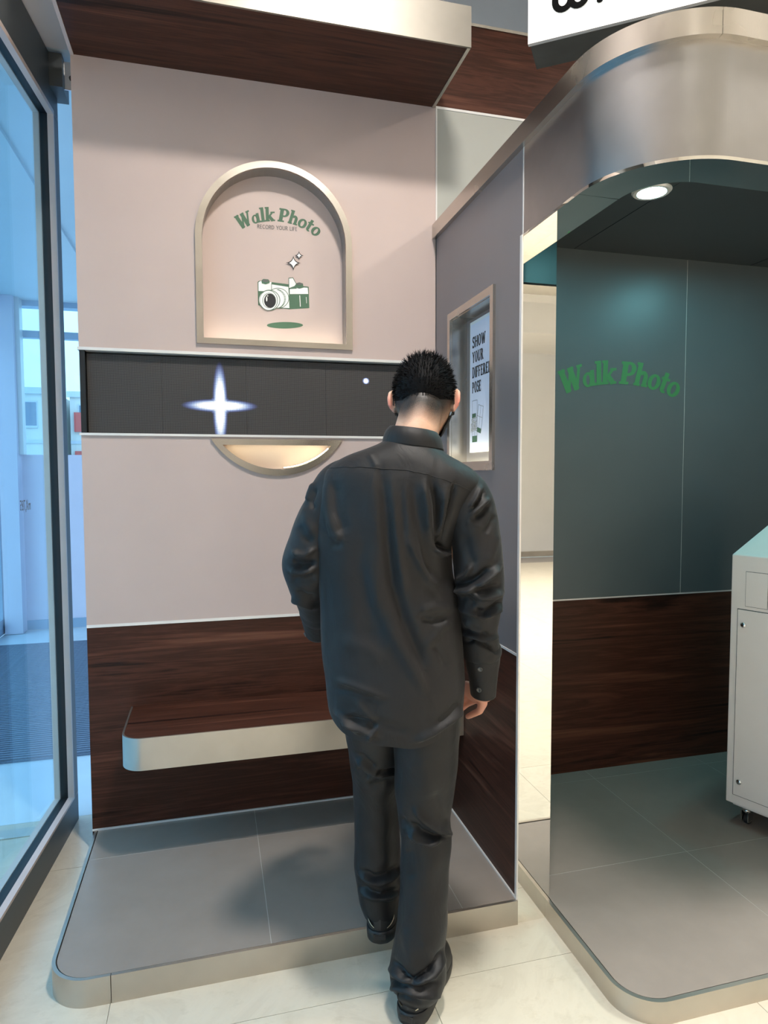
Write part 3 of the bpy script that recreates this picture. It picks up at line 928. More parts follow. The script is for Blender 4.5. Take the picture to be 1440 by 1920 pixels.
# ---- canopy over the bay
cn = thing('canopy', (0.7, 0.0, ZS), 'walnut-faced canopy with brushed steel front above the arched niche', 'canopy')
CY, CX1 = -0.402, 1.393
box('underside_board', (0.012, CY + 0.008, ZS), (CX1 - 0.012, 0.0, ZS + 0.02), 'wood_x', cn)
box('front_band', (0.0, CY, ZS - 0.004), (CX1, CY + 0.008, ZS + 0.137), 'canopy_steel', cn)
box('side_strip', (0.0, CY + 0.008, ZS - 0.004), (0.012, 0.0, ZS + 0.137), 'frame_light', cn)
box('side_strip', (CX1 - 0.012, CY + 0.008, ZS - 0.004), (CX1, 0.0, ZS + 0.137), 'steel_y', cn)
box('top_board', (0.012, CY + 0.008, ZS + 0.117), (CX1 - 0.012, 0.0, ZS + 0.135), 'sign_metal', cn)

# ---- LED strip screen
ld = thing('led_screen', (0.7, 0.03, ZL1), 'long black LED matrix screen showing a white sparkle', 'screen')
box('housing', (0.0, 0.045, ZL1), (W, 0.085, ZL2), 'black', ld)
box('side_cover', (0.001, 0.0, ZL1 + 0.003), (0.020, 0.045, ZL2 - 0.003), 'black', ld)
xs = [0.0225, 0.290, 0.610, 0.930, 1.250, W - 0.003]
for a, c in zip(xs[:-1], xs[1:]):
    box('led_module', (a + 0.0004, 0.020, ZL1 + 0.004), (c - 0.0004, 0.045, ZL2 - 0.012), 'led_matrix', ld)

# ---- arched niche
an = thing('arched_niche', (AX, 0.0, AZ0), 'arched wall niche with metal rim and green lettering inside', 'niche')
FO, FI = 0.307, 0.2815
ND = 0.066
plate('rim', arch(FO, 1.962), [arch(FI, 1.984)], 0.012, lambda u, v_, d: (u, -0.012 + d, v_), 'steel_z', an)
plate('reveal', arch(AR - 0.0005, AZ0 + 0.0005), [arch(AR - 0.004, AZ0 + 0.004)], ND - 0.001, lambda u, v_, d: (u, 0.001 + d, v_), 'reveal_metal', an)
plate('back_panel', arch(AR - 0.0005, AZ0 + 0.0005), [], 0.012, lambda u, v_, d: (u, ND + d, v_), 'panel', an)
box('light_strip', (AX - 0.27, 0.004, AZ0 + 0.0045), (AX + 0.27, 0.014, AZ0 + 0.0095), 'niche_light', an)
def on_niche(u, v_):
    return (u, ND - 0.0006, v_)
polys = set_arc('Walk Photo', FAT, 0.0540, 0.270, -0.07)
mid_u, mid_v = 0.750, 2.478 - 0.270
ink_polys('lettering', polys, lambda u, v_: on_niche(u + mid_u, v_ + mid_v), 'green_print', an)
polys, wd = set_line('RECORD YOUR LIFE', SANS, 0.0160, 0.80, 0.02)
ink_polys('tagline', polys, lambda u, v_: on_niche(0.664 + u * 0.1625 / wd, 2.443 + v_ + 0.004 * u / wd), 'grey_print', an)
# printed camera picture (plain camera, sparkles, floor ellipse)
def E2(u, v_):
    return (0.664 + 0.00217 * (u - 484), 2.227 - 0.00211 * (v_ - 530) + 0.000127 * (u - 484))
def epoly(pts):
    return [[np.array(E2(*p)) for p in pts]]
def edisc(cu, cv, ru, rv, n=30, a0=0, a1=360):
    return [[np.array(E2(cu + ru * math.cos(math.radians(a0 + (a1 - a0) * i / n)), cv + rv * math.sin(math.radians(a0 + (a1 - a0) * i / n)))) for i in range(n + (0 if a1 - a0 == 360 else 1))]]
def eline(pts, w):
    return [[np.array(E2(*q)) for q in p] for p in stroke(pts, w)]
em = empty('printed_picture', (AX, ND, 2.05))
em.parent = an
em.matrix_parent_inverse = Matrix.Translation(-Vector(an.location))
layer = [0]
def eput(name, polys, mat):
    layer[0] += 1
    d = 0.0005 + 0.00022 * layer[0]
    o = ink_polys(name, polys, lambda u, v_: (u, ND - d, v_), mat, an)
    o.parent = em
    o.matrix_parent_inverse = Matrix.Translation(-Vector(em.location))
    return o
def star_pts(cu, cv, a, c, k=0.22):
    q = []
    for i in range(4):
        for s in np.linspace(0, 1, 8)[:-1]:
            t0, t1 = i * 90, i * 90 + 90
            p0 = np.array([math.cos(math.radians(t0)), math.sin(math.radians(t0))])
            p1 = np.array([math.cos(math.radians(t1)), math.sin(math.radians(t1))])
            pc = (p0 + p1) * k * 0.5
            p = p0 * (1 - s) ** 2 + 2 * pc * s * (1 - s) + p1 * s ** 2
            q.append((cu + a * p[0], cv + c * p[1]))
    return q
eput('floor_ellipse', edisc(533.5, 610, 34, 6.2), 'green_print')
eput('body_outline', epoly([(483.5, 528), (487, 525.5), (579, 536), (579.8, 577), (543, 579.2), (540, 579), (484, 572)]), 'green_print')
eput('top_plate', epoly([(485, 529), (488, 526.5), (509, 528), (509, 546), (485, 545)]), 'white_print')
eput('top_plate', epoly([(543, 541), (556, 537), (577, 538), (578, 550), (543, 550.5)]), 'white_print')
eput('prism_outline', epoly([(541, 519.5), (549.5, 518.5), (556, 531), (556, 540), (541, 541)]), 'green_print')
eput('prism', epoly([(542, 521), (548.8, 520), (554.8, 531), (552, 535), (542, 539)]), 'white_print')
eput('front_outline', epoly([(508.5, 531), (541.5, 535.5), (543, 578.5), (508.5, 577)]), 'green_print')
eput('front_block', epoly([(509.5, 532.5), (540.5, 537), (542, 577.3), (509.5, 576)]), 'white_print')
eput('dial', epoly([(491, 525), (494, 522.5), (503, 523), (505.5, 526), (505.5, 530), (498, 532.5), (491, 530.5)]) + epoly([(555, 530), (561, 528), (568, 530), (569, 538), (561, 540), (555, 538)]), 'green_print')
eput('dial_top', edisc(498.3, 526, 6.0, 2.2) + edisc(561.5, 531, 6.0, 1.8), 'grey_print')
eput('leather_line', epoly([(561, 553), (562.3, 553), (563.3, 574.5), (561.9, 574.5)]) + epoly([(573.5, 556), (574.4, 556), (575, 568), (574.2, 568)]), 'white_print')
eput('barrel_outline', edisc(521, 558.5, 20.5, 19.5), 'green_print')
eput('barrel', edisc(521, 558.5, 19.4, 18.4), 'white_print')
ridges = []
for a in np.linspace(-72, 62, 17):
    c_, s_ = math.cos(math.radians(a)), math.sin(math.radians(a))
    ridges += eline([(509 + 19 * c_ + 4, 560.5 + 19 * s_), (516 + 18 * c_ + 1.5, 559.5 + 18 * s_)], 1.2)
eput('focus_ridges', ridges, 'green_print')
eput('ring_outline', edisc(504.8, 562.5, 20.0, 19.6), 'green_print')
eput('ring', edisc(504.6, 562.6, 18.9, 18.5), 'white_print')
eput('ring_line', edisc(503.5, 563, 16.8, 19.2), 'green_print')
eput('lens_rim', edisc(503.2, 563, 15.9, 18.3), 'white_print')
eput('lens_line', edisc(504.4, 563.6, 12.7, 14.6), 'green_print')
eput('lens_inner', edisc(504.6, 563.7, 11.9, 13.8), 'white_print')
eput('lens_glass', edisc(505.6, 563.8, 10.8, 13.4), 'ink')
eput('lens_glint', edisc(499.6, 560.5, 1.3, 4.8) + edisc(501.5, 554.6, 1.1, 1.1), 'white_print')
eput('sparkle_outline', epoly(star_pts(550.2, 491.5, 14.5, 14)) + epoly(star_pts(561, 477.3, 9, 9)), 'ink')
eput('sparkle', epoly(star_pts(550.2, 491.8, 8.5, 9.5, 0.5)) + epoly(star_pts(561, 477.4, 4.6, 5, 0.5)), 'white_print')

# ---- half-moon lamp under the screen
sm = thing('half_moon_lamp', (0.7305, 0.0, 1.45), 'glowing half-moon wall light with metal rim under the LED screen', 'lamp')
def seg(half, top, bot, n=41):
    s = top - bot
    R = (half * half + s * s) / (2 * s)
    a = math.asin(half / R)
    return [(0.7305 + R * math.sin(t), bot + R - R * math.cos(t)) for t in np.linspace(-a, a, n)]
plate('rim', seg(0.2615, 1.5945, 1.449), [seg(0.2170, 1.5712, 1.4755)], 0.010, lambda u, v_, d: (u, -0.010 + d, v_), 'steel_z', sm)
plate('reveal', seg(0.2262, 1.5765, 1.4745), [seg(0.2225, 1.5755, 1.4770)], 0.05, lambda u, v_, d: (u, 0.001 + d, v_), 'frame_light', sm)
plate('back_panel', seg(0.2262, 1.5765, 1.4745), [], 0.008, lambda u, v_, d: (u, 0.052 + d, v_), 'panel', sm)
box('light_strip', (0.7305 - 0.195, 0.006, 1.5727), (0.7305 + 0.195, 0.014, 1.5747), 'smile_light', sm)
pts = seg(0.2135, 1.5660, 1.4785)
stv, stf = [], []
for (a, c) in pts[22:40]:
    stv += [(a, 0.006, c + 0.0015), (a, 0.012, c + 0.0015), (a, 0.012, c + 0.0035), (a, 0.006, c + 0.0035)]
for i in range(17):
    for k in range(4):
        a, c = i * 4 + k, i * 4 + (k + 1) % 4
        stf.append((a, c, c + 4, a + 4))
fix_normals(obj('light_strip', stv, stf, 'smile_light', sm))

# ---- poster niche on the partition
pn = thing('poster_niche', (W, -0.39, 1.48), 'rectangular metal-rimmed niche in the grey side wall', 'niche')
def ypl(u, v_, d):
    return (W - 0.010 + d, u, v_)
plate('rim', [(-0.606, 1.466), (-0.166, 1.466), (-0.166, 2.088), (-0.606, 2.088)], [[(-0.580, 1.4985), (-0.192, 1.4985), (-0.192, 2.060), (-0.580, 2.060)]], 0.010, ypl, 'steel_z', pn)
NDP = 0.064
plate('reveal', [(NY0 + 0.0005, NZ0 + 0.0005), (NY1 - 0.0005, NZ0 + 0.0005), (NY1 - 0.0005, NZ1 - 0.0005), (NY0 + 0.0005, NZ1 - 0.0005)],
      [[(NY0 + 0.004, NZ0 + 0.004), (NY1 - 0.004, NZ0 + 0.004), (NY1 - 0.004, NZ1 - 0.004), (NY0 + 0.004, NZ1 - 0.004)]], NDP, lambda u, v_, d: (W + d, u, v_), 'steel_z', pn)
box('back_panel', (W + NDP, NY0, NZ0), (W + NDP + 0.01, NY1, NZ1), 'silver_panel', pn)
box('light_strip', (W + 0.004, NY0 + 0.02, NZ0 + 0.0042), (W + 0.012, NY1 - 0.02, NZ0 + 0.0075), 'poster_light', pn)
ps = thing('poster', (W + NDP, -0.385, 1.54), 'white poster reading show your different pose in the side niche', 'poster')
PX = W + NDP
box('backing_board', (PX - 0.010, -0.522, 1.537), (PX, -0.250, 2.040), 'white_print', ps)
box('sheet', (PX - 0.012, -0.512, 1.552), (PX - 0.010, -0.260, 2.028), 'paper', ps)
def on_poster(u, v_, d=0.0006):
    return (PX - 0.012 - d, -u, v_)
for txt, z, wd_ in (('SHOW', 1.937, 0.128), ('YOUR', 1.880, 0.108), ('DIFFERENT', 1.822, 0.205), ('POSE', 1.765, 0.088)):
    polys, wd = set_line(txt, SLAB, 0.042)
    ink_polys('lettering', polys, lambda u, v_: on_poster(0.279 + u * wd_ / wd, z + v_), 'ink', ps)
def pline(pts, w=0.0016):
    out = []
    for i in range(len(pts)):
        out += stroke([pts[i], pts[(i + 1) % len(pts)]], w)
    return out
lines = pline([(0.282, 1.580), (0.330, 1.580), (0.330, 1.735), (0.282, 1.735)]) + stroke([(0.306, 1.60), (0.306, 1.655)], 0.0014) + stroke([(0.282, 1.627), (0.330, 1.627)], 0.0014) + stroke([(0.282, 1.655), (0.330, 1.655)], 0.0014)
def rot2(p, c, a):
    a = math.radians(a)
    x, y = p[0] - c[0], p[1] - c[1]
    return (c[0] + x * math.cos(a) - y * math.sin(a), c[1] + x * math.sin(a) + y * math.cos(a))
rc = (0.352, 1.655)
q = [rot2(p, rc, -14) for p in ((0.328, 1.613), (0.376, 1.613), (0.376, 1.712), (0.328, 1.712))]
lines += pline(q) + stroke([rot2((0.352, 1.63), rc, -14), rot2((0.352, 1.712), rc, -14)], 0.0014) + stroke([rot2((0.328, 1.67), rc, -14), rot2((0.376, 1.67), rc, -14)], 0.0014)
ink_polys('photo_strip_outline', lines, on_poster, 'grey_print', ps)
blocks = rect(0.282, 1.576, 0.330, 1.600) + rect(0.280, 1.668, 0.318, 1.686) + [[np.array(rot2(p, rc, -14)) for p in ((0.338, 1.610), (0.376, 1.610), (0.376, 1.628), (0.338, 1.628))]]
for bq in blocks:
    ink_polys('green_block', [bq], lambda u, v_: on_poster(u, v_, 0.0008), 'green_print', ps)
pz = []
for txt, z, x0_ in (('GET', 1.652, 0.272), ('YOUR', 1.634, 0.266), ('PHOTO', 1.616, 0.268)):
    pl_, wd = set_line(txt, SANS, 0.0165)
    pz += [[np.array([x0_ + q_[0] * 0.054 / wd, z + q_[1] + 0.1 * q_[0]]) for q_ in p] for p in pl_]
shadow = [[q_ + np.array([0.0014, -0.0016]) for q_ in p] for p in pz]
ink_polys('slogan_shadow', shadow, lambda u, v_: on_poster(u, v_, 0.0010), 'ink', ps)
ink_polys('slogan', pz, lambda u, v_: on_poster(u, v_, 0.0012), 'white_print', ps)

# ================================================================== right bay: the booth
p2 = thing('platform', (2.6, -0.6, 0), 'low grey-tiled platform with steel kerb inside the open photo booth', 'platform')
path2 = rounded_path(1.503, -D1, -D2, 0.115, BX)
v, f = ribbon(path2, 0.0, HP2 + 0.002, 0.0, -0.012)
smooth_by_angle(fix_normals(obj('kerb', v, f, 'steel_x', p2)))
in2 = inset_poly(path2, 0.016)
plate('bed', [(x, y) for x, y in inset_poly(path2, 0.0125)] + [(BX, -0.001), (W2 + 0.001, -0.001), (W2 + 0.001, -D1)], [], HP2 - 0.006, flat(HP2 - 0.0045), 'grout_dark', p2)
plate('grout_bed', [(x + 0.002, y + 0.002) for x, y in in2[:-1]] + [(BX, -D2 + 0.018), (BX, -0.003), (W2 + 0.004, -0.003), (W2 + 0.004, -D1)], [], 0.002, flat(HP2 - 0.0005), 'grout', p2)
XJ2, YJ2 = [2.140, 2.740, 3.340], [-0.690, -0.090]
cr = [p for p in in2[:-1]] + [(XJ2[0] - G, -D2 + 0.016), (XJ2[0] - G, YJ2[0] - G), (W2 + 0.004, YJ2[0] - G), (W2 + 0.004, -D1)]
plate('tile', cr, [], 0.0022, flat(HP2), 'tile_grey', p2)
xe = [W2 + 0.003] + XJ2 + [BX]
ye = [-D2 + 0.015, YJ2[0], YJ2[1], -0.002]
for i in range(4):
    for j in range(3):
        if i == 0 and j == 0:
            continue
        box('tile', (xe[i] + G, ye[j] + G, HP2 - 0.0022), (xe[i + 1] - G, ye[j + 1] - G, HP2), 'tile_grey', p2)
struct(box('wall_booth_right', (BX, -1.30, 0.0), (BX + 0.12, 0.0, ZT), 'booth_panel'))

cb = thing('booth_canopy', (2.5, -1.2, ZF), 'brushed metal booth fascia with rounded corner and bright top rim', 'canopy')
fr_ = 0.25
fpath = [(W, -D1)] + [(W, -1.370 + fr_ + 0.001)] + arc(W + fr_, -1.370 + fr_, fr_, 180, 270, 24) + [(BX + 0.12, -1.370)]
v, f = ribbon(fpath, ZF, ZT + 0.02, 0.0, -0.02)
smooth_by_angle(fix_normals(obj('fascia_panel', v, f, 'fascia_steel', cb)))
v, f = ribbon(fpath, ZF, ZT + 0.01, -0.095, -0.115)
smooth_by_angle(fix_normals(obj('inner_panel', v, f, 'booth_panel', cb)))
v, f = ribbon(fpath, ZF - 0.008, ZF, 0.002, -0.117)
smooth_by_angle(fix_normals(obj('bottom_trim', v, f, 'mirror_steel', cb)))
tpath = [(W, -0.001)] + fpath
v, f = ribbon([tpath[0]] + tpath[1:25], ZT, ZT + 0.058, 0.018, -0.02)
smooth_by_angle(fix_normals(obj('top_rim', v, f, 'steel_z', cb)))
v, f = ribbon(tpath[24:], ZT, ZT + 0.058, 0.018, -0.02)
smooth_by_angle(fix_normals(obj('top_rim', v, f, 'steel_z', cb)))
box('joint_strip', (W - 0.001, -D1 - 0.003, ZF), (W + 0.002, -D1 + 0.003, ZT), 'alu_white', cb)
roof = [(W + 0.022, -0.001), (W + 0.022, -1.12)] + [(x, y) for x, y in inset_poly(fpath, 0.022)[2:]] + [(BX + 0.12, -0.001)]
plate('roof_board', roof, [], 0.015, flat(ZT + 0.055), 'sign_metal', cb)
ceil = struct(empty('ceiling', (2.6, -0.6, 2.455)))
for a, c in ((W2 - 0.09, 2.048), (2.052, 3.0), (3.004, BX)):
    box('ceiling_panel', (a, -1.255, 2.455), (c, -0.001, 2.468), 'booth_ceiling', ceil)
def downlight(x, y, label):
    d = thing('downlight', (x, y, 2.455), label, 'lamp')
    v, f = lathe([(0.046, -0.003), (0.050, -0.008), (0.062, -0.008), (0.068, -0.002), (0.068, 0.0)], (x, y, 2.455), 'Z', 36)
    smooth_by_angle(obj('rim', v, f, 'alu_white', d))
    v, f = lathe([(0.0, -0.005), (0.03, -0.0055), (0.047, -0.004)], (x, y, 2.455), 'Z', 36)
    obj('lens', v, f, 'booth_light', d, True)
downlight(1.999, -0.605, 'round glowing downlight in the booth ceiling, nearest the mirrored post')
downlight(2.800, -0.605, 'round downlight in the booth ceiling above the white kiosk')
bl = set_arc('Walk Photo', FAT, 0.104, 0.80, -0.09)
o = ink_polys('wall_lettering', bl, lambda u, v_: (2.300 + u, -0.0008, 1.866 - 0.80 + v_), 'green_booth')
tag(o, 'green arched lettering on the dark back wall of the booth', 'lettering')

# ---- light-box sign on the booth roof
e = np.array([0.802, -0.597])
nrm = np.array([0.597, 0.802])
c0 = np.array([1.454, -0.720])
sg = thing('lightbox_sign', (1.9, -0.95, 2.5), 'white illuminated lightbox sign standing on the booth roof', 'sign')
def sbox(name, s0, s1, t0, t1, z0, z1, mat, bev=0.0):
    v, f = box_data((s0, t0, z0), (s1, t1, z1))
    v = [(c0[0] + e[0] * a + nrm[0] * c, c0[1] + e[1] * a + nrm[1] * c, z) for a, c, z in v]
    return fix_normals(obj(name, v, f, mat, sg, False, bev))
SL, SH = 0.96, 0.42
sbox('case', 0.004, SL - 0.004, 0.012, 0.150, 2.806, 2.8 + SH, 'sign_metal')
sbox('frame', 0.0, SL, 0.0, 0.014, 2.8, 2.812, 'alu_white')
sbox('frame', 0.0, SL, 0.0, 0.014, 2.8 + SH - 0.012, 2.8 + SH, 'alu_white')
sbox('frame', 0.0, 0.010, 0.0, 0.014, 2.812, 2.8 + SH - 0.012, 'alu_white')
sbox('frame', SL - 0.010, SL, 0.0, 0.014, 2.812, 2.8 + SH - 0.012, 'alu_white')
sbox('face', 0.010, SL - 0.010, 0.004, 0.012, 2.812, 2.8 + SH - 0.012, 'sign_face')
for s in (0.42, 0.80):
    sbox('foot', s, s + 0.04, 0.05, 0.09, ZT + 0.055, 2.806, 'sign_metal')
w_ = 0.030
rnd = []
rnd += stroke([(0.0, 0.22), (0.0, 0.045)] + [(0.035 - 0.035 * math.cos(t), 0.04 - 0.04 * math.sin(t)) for t in np.linspace(0.1, math.pi, 12)] + [(0.07, 0.12)], w_, None, 1)
rnd += stroke([(0.07, 0.045)] + [(0.105 - 0.035 * math.cos(t), 0.04 - 0.04 * math.sin(t)) for t in np.linspace(0.1, math.pi, 12)] + [(0.14, 0.22)], w_, None, 1)
rnd += stroke([(0.20, 0.0), (0.25, 0.21), (0.30, 0.0)], w_, None, 1) + stroke([(0.22, 0.07), (0.28, 0.07)], w_ * 0.8)
rnd += stroke([(0.36, 0.22), (0.36, 0.0), (0.45, 0.0)], w_, None, 1)
rnd += stroke([(0.52, 0.22), (0.52, 0.0)], w_, None, 1) + stroke([(0.52, 0.09), (0.62, 0.22)], w_, None, 1) + stroke([(0.55, 0.12), (0.63, 0.0)], w_, None, 1)
def sign3(u, v_):
    p = c0 + e * (0.082 + 0.66 * u) + nrm * 0.0020
    return (p[0], p[1], 2.880 + 0.66 * v_)
ink_polys('lettering', rnd, sign3, 'sign_ink', sg)

# ---- photo kiosk
kd = np.array([0.363, -0.932])
kn = np.array([0.932, 0.363])
kc = np.array([2.431, -0.555])
kk = thing('photo_kiosk', (2.75, -0.72, HP2), 'off-white metal photo kiosk cabinet on casters inside the booth', 'kiosk')
def K(a, c, z):
    return (kc[0] + kd[0] * a + kn[0] * c, kc[1] + kd[1] * a + kn[1] * c, z)
KW, KD, KZ0, KZ1 = 0.56, 0.70, 0.150, 1.137
prof = [(0, KZ0), (0, KZ1), (0.62, KZ1 + 0.214), (KD, KZ1 + 0.214), (KD, KZ0)]
V = [K(0, c, z) for c, z in prof] + [K(KW, c, z) for c, z in prof]
F = [(0, 1, 2, 3, 4), (9, 8, 7, 6, 5)] + [(i, i + 5, (i + 1) % 5 + 5, (i + 1) % 5) for i in range(5)]
body = fix_normals(obj('body', V, F, 'kiosk', kk, False, 0.004))
def kbox(name, a0, a1, c0_, c1, z0, z1, mat, parent, bev=0.0):
    v, f = box_data((a0, c0_, z0), (a1, c1, z1))
    return fix_normals(obj(name, [K(*p) for p in v], f, mat, parent, False, bev))
kbox('door_gap', 0.0265, KW - 0.0265, -0.0006, 0.0, 0.1865, 0.9285, 'ink', kk)
door = kbox('door', 0.029, KW - 0.029, -0.0035, 0.0, 0.189, 0.926, 'kiosk', kk, 0.001)
kbox('plate_gap', 0.0545, 0.1365, -0.0005, 0.0, 0.9405, 1.0765, 'ink', kk)
kbox('access_plate', 0.056, 0.135, -0.002, 0.0, 0.942, 1.075, 'kiosk', kk)
for z in (0.868, 0.246):
    v, f = lathe([(0.0, -0.007), (0.007, -0.007), (0.0105, -0.004), (0.0105, 0.0)], (0, 0, 0), 'Z', 20)
    lv = []
    for x, y, h in v:
        lv.append(K(0.052 + x, -0.0035 + h, z + y))
    lk = fix_normals(obj('lock', lv, f, 'chrome', door, True))
    kbox('keyhole', 0.0505, 0.0535, -0.0112, -0.0104, z - 0.004, z + 0.004, 'ink', door)
# sloping screen on the desk top
def T(a, s, h):
    c = 0.02 + s
    return K(a, c, KZ1 + 0.214 / 0.62 * c + h)
v = [T(a, s, h) for h in (0.001, 0.008) for a, s in ((0.06, 0.33), (KW - 0.06, 0.33), (KW - 0.06, 0.57), (0.06, 0.57))]
fix_normals(obj('screen', v, [(0, 1, 2, 3), (4, 5, 6, 7), (0, 1, 5, 4), (1, 2, 6, 5), (2, 3, 7, 6), (3, 0, 4, 7)], 'black', kk))
kbox('plinth', 0.02, KW - 0.02, 0.02, KD - 0.02, 0.138, KZ0, 'kiosk', kk)
for a in (0.06, KW - 0.06):
    for c in (0.05, KD - 0.05):
        cs = kbox('caster', a - 0.02, a + 0.02, c - 0.02, c + 0.02, 0.128, 0.138, 'chrome', kk)
        p = K(a, c, 0)
        v, f = lathe([(0.0, 0.0), (0.014, 0.0), (0.016, -0.012), (0.010, -0.016)], (p[0], p[1], 0.128), 'Z', 16)
        obj('swivel', v, f, 'chrome', cs, True)
        for s in (-1, 1):
            kbox('fork', a + s * 0.013 - 0.0015, a + s * 0.013 + 0.0015, c - 0.018, c + 0.022, HP2 + 0.018, 0.118, 'chrome', cs)
        v, f = lathe([(0.0, -0.009), (0.019, -0.009), (0.022, -0.005), (0.022, 0.005), (0.019, 0.009), (0.0, 0.009)], (0, 0, 0), 'Z', 20)
        wv = [K(a + h, c + 0.012 + x, HP2 + 0.0222 + y) for x, y, h in v]
        fix_normals(obj('wheel', wv, f, 'rubber', cs, True))

# ================================================================== the person
PO = np.array([0.985, -1.0, 0.0])
PA = math.radians(20)
EXV = np.array([math.cos(PA), -math.sin(PA), 0])
EYV = np.array([math.sin(PA), math.cos(PA), 0])
EZV = np.array([0, 0, 1.0])

def to_world(P):
    P = np.asarray(P, float)
    return PO + P[..., 0:1] * EXV + P[..., 1:2] * EYV + P[..., 2:3] * EZV

def seen_at(P):
    """where a point of the room appears in a 1440 x 1920 view from the viewpoint (used to read fold lines)"""
    d = P - CAM
    z = d @ CF
    return np.stack([720 + F_PX * (d @ CR) / z, 960 - F_PX * (d @ CU) / z], -1)

def spline(keys, t):
    """monotone-ish cubic through (pos, value...) rows"""
    K_ = np.array(keys, float)
    x = K_[:, 0]
    out = []
    t = np.asarray(t, float)
    for c in range(1, K_.shape[1]):
        y = K_[:, c]
        mslope = np.gradient(y, x)
        i = np.clip(np.searchsorted(x, t) - 1, 0, len(x) - 2)
        h = x[i + 1] - x[i]
        s = np.clip((t - x[i]) / h, 0, 1)
        out.append((2 * s**3 - 3 * s**2 + 1) * y[i] + (s**3 - 2 * s**2 + s) * h * mslope[i] + (-2 * s**3 + 3 * s**2) * y[i + 1] + (s**3 - s**2) * h * mslope[i + 1])
    return np.stack(out, -1)

def grid_faces(nr, nc, closed=True):
    F = []
    cc = nc if closed else nc - 1
    for i in range(nr - 1):
        for j in range(cc):
            k = (j + 1) % nc
            F.append((i * nc + j, i * nc + k, (i + 1) * nc + k, (i + 1) * nc + j))
    return F

def grid_normals(V):
    """V: rows x cols x 3, columns closed"""
    du = np.roll(V, -1, 1) - np.roll(V, 1, 1)
    dv = np.gradient(V, axis=0)
    n = np.cross(du, dv)
    return n / (np.linalg.norm(n, axis=-1, keepdims=True) + 1e-12)

def seg_dist(P, A, B):
    d = B - A
    L2 = d @ d
    t = np.clip(((P - A) @ d) / L2, 0, 1)
    C = A + t[..., None] * d
    v = P - C
    dist = np.linalg.norm(v, axis=-1)
    side = np.sign(d[0] * v[..., 1] - d[1] * v[..., 0])
    return dist, side, t

FOLD_GAIN = 2.0
def fold_field(px, folds):
    """sum of cloth folds; each fold: (line, width one side, width other side, height)"""
    out = np.zeros(px.shape[:-1])
    for line, wa, wb, h in folds:
        L = np.array(line, float)
        best = np.full(px.shape[:-1], 1e9)
        side = np.zeros(px.shape[:-1])
        tt = np.zeros(px.shape[:-1])
        n = len(L) - 1
        for i in range(n):
            d, s, t = seg_dist(px, L[i], L[i + 1])
            m_ = d < best
            best = np.where(m_, d, best)
            side = np.where(m_, s, side)
            tt = np.where(m_, (i + t) / n, tt)
        w = np.where(side > 0, wa, wb)
        taper = np.clip(np.minimum(tt, 1 - tt) * 5 + 0.25, 0, 1)
        out += FOLD_GAIN * h * taper * np.exp(-(best / w) ** 2)
    return out

def cloth_disp(V, folds, outward=1.0, rumple=0.0, seed=0.0, gain=1.0):
    n = grid_normals(V) * outward
    view = CAM - V
    view /= np.linalg.norm(view, axis=-1, keepdims=True)
    face = np.clip((n * view).sum(-1) * 3 + 0.35, 0, 1)
    d = fold_field(seen_at(V), folds) * face * gain
    if rumple:
        x, y, z = V[..., 0], V[..., 1], V[..., 2]
        d = d + rumple * (np.sin(31 * z + 9 * x + seed) * np.sin(23 * x - 17 * y + 2 * seed) + 0.6 * np.sin(57 * z - 21 * x + 13 * y + seed))
    return V + n * d[..., None]

def sweep(keys, n, m, ref, extra=None):
    """tube: keys rows (t, x, y, z, ra, rb); ref = side reference vector; returns n x m x 3 in local space"""
    t = np.linspace(keys[0][0], keys[-1][0], n)
    S = spline(keys, t)
    C = S[:, :3]
    T_ = np.gradient(C, axis=0)
    T_ /= np.linalg.norm(T_, axis=1, keepdims=True)
    ref = np.array(ref, float)
    A = ref - (T_ @ ref)[:, None] * T_
    A /= np.linalg.norm(A, axis=1, keepdims=True)
    B = np.cross(T_, A)
    th = np.linspace(0, 2 * math.pi, m, endpoint=False)
    V = C[:, None, :] + S[:, 3][:, None, None] * np.cos(th)[None, :, None] * A[:, None, :] + S[:, 4][:, None, None] * np.sin(th)[None, :, None] * B[:, None, :]
    return V

# ---- cloth and skin materials
def cloth_mat(name, col, rough, bs, bstr, sheen):
    mt, nt, b = new_mat(name)
    n1 = noise(nt, 9, (1, 1, 1), 4)
    r = ramp(nt, n1.outputs['Fac'], [(0.3, tuple(c * 0.88 for c in col)), (0.7, tuple(c * 1.12 for c in col))])
    nt.links.new(r.outputs[0], b.inputs['Base Color'])
    b.inputs['Roughness'].default_value = rough
    b.inputs['Specular IOR Level'].default_value = 0.35
    b.inputs['Sheen Weight'].default_value = sheen
    b.inputs['Sheen Roughness'].default_value = 0.45
    n2 = noise(nt, bs, (1, 1, 1), 2)
    bp = bump(nt, b, n2.outputs['Fac'], bstr, 0.0006)
    n3 = noise(nt, 16, (1, 1, 0.55), 3, 0.5)
    n3.inputs['Distortion'].default_value = 0.8
    b2 = nt.nodes.new('ShaderNodeBump')
    b2.inputs['Strength'].default_value = 0.55
    b2.inputs['Distance'].default_value = 0.006
    nt.links.new(n3.outputs['Fac'], b2.inputs['Height'])
    nt.links.new(b2.outputs[0], bp.inputs['Normal'])
cloth_mat('shirt_black', (0.0095, 0.0090, 0.0098), 0.58, 900, 0.22, 0.06)
cloth_mat('trouser_black', (0.0050, 0.0054, 0.0068), 0.50, 900, 0.14, 0.03)
plain('thread', (0.010, 0.010, 0.011), 0.7)
plain('shoe_black', (0.013, 0.013, 0.014), 0.5, 0, 0.15, 30)
plain('sole_black', (0.010, 0.010, 0.011), 0.55, 0, 0.1, 30)
plain('cream_stripe', (0.72, 0.66, 0.50), 0.5)
plain('button', (0.10, 0.10, 0.095), 0.3, 0.2)
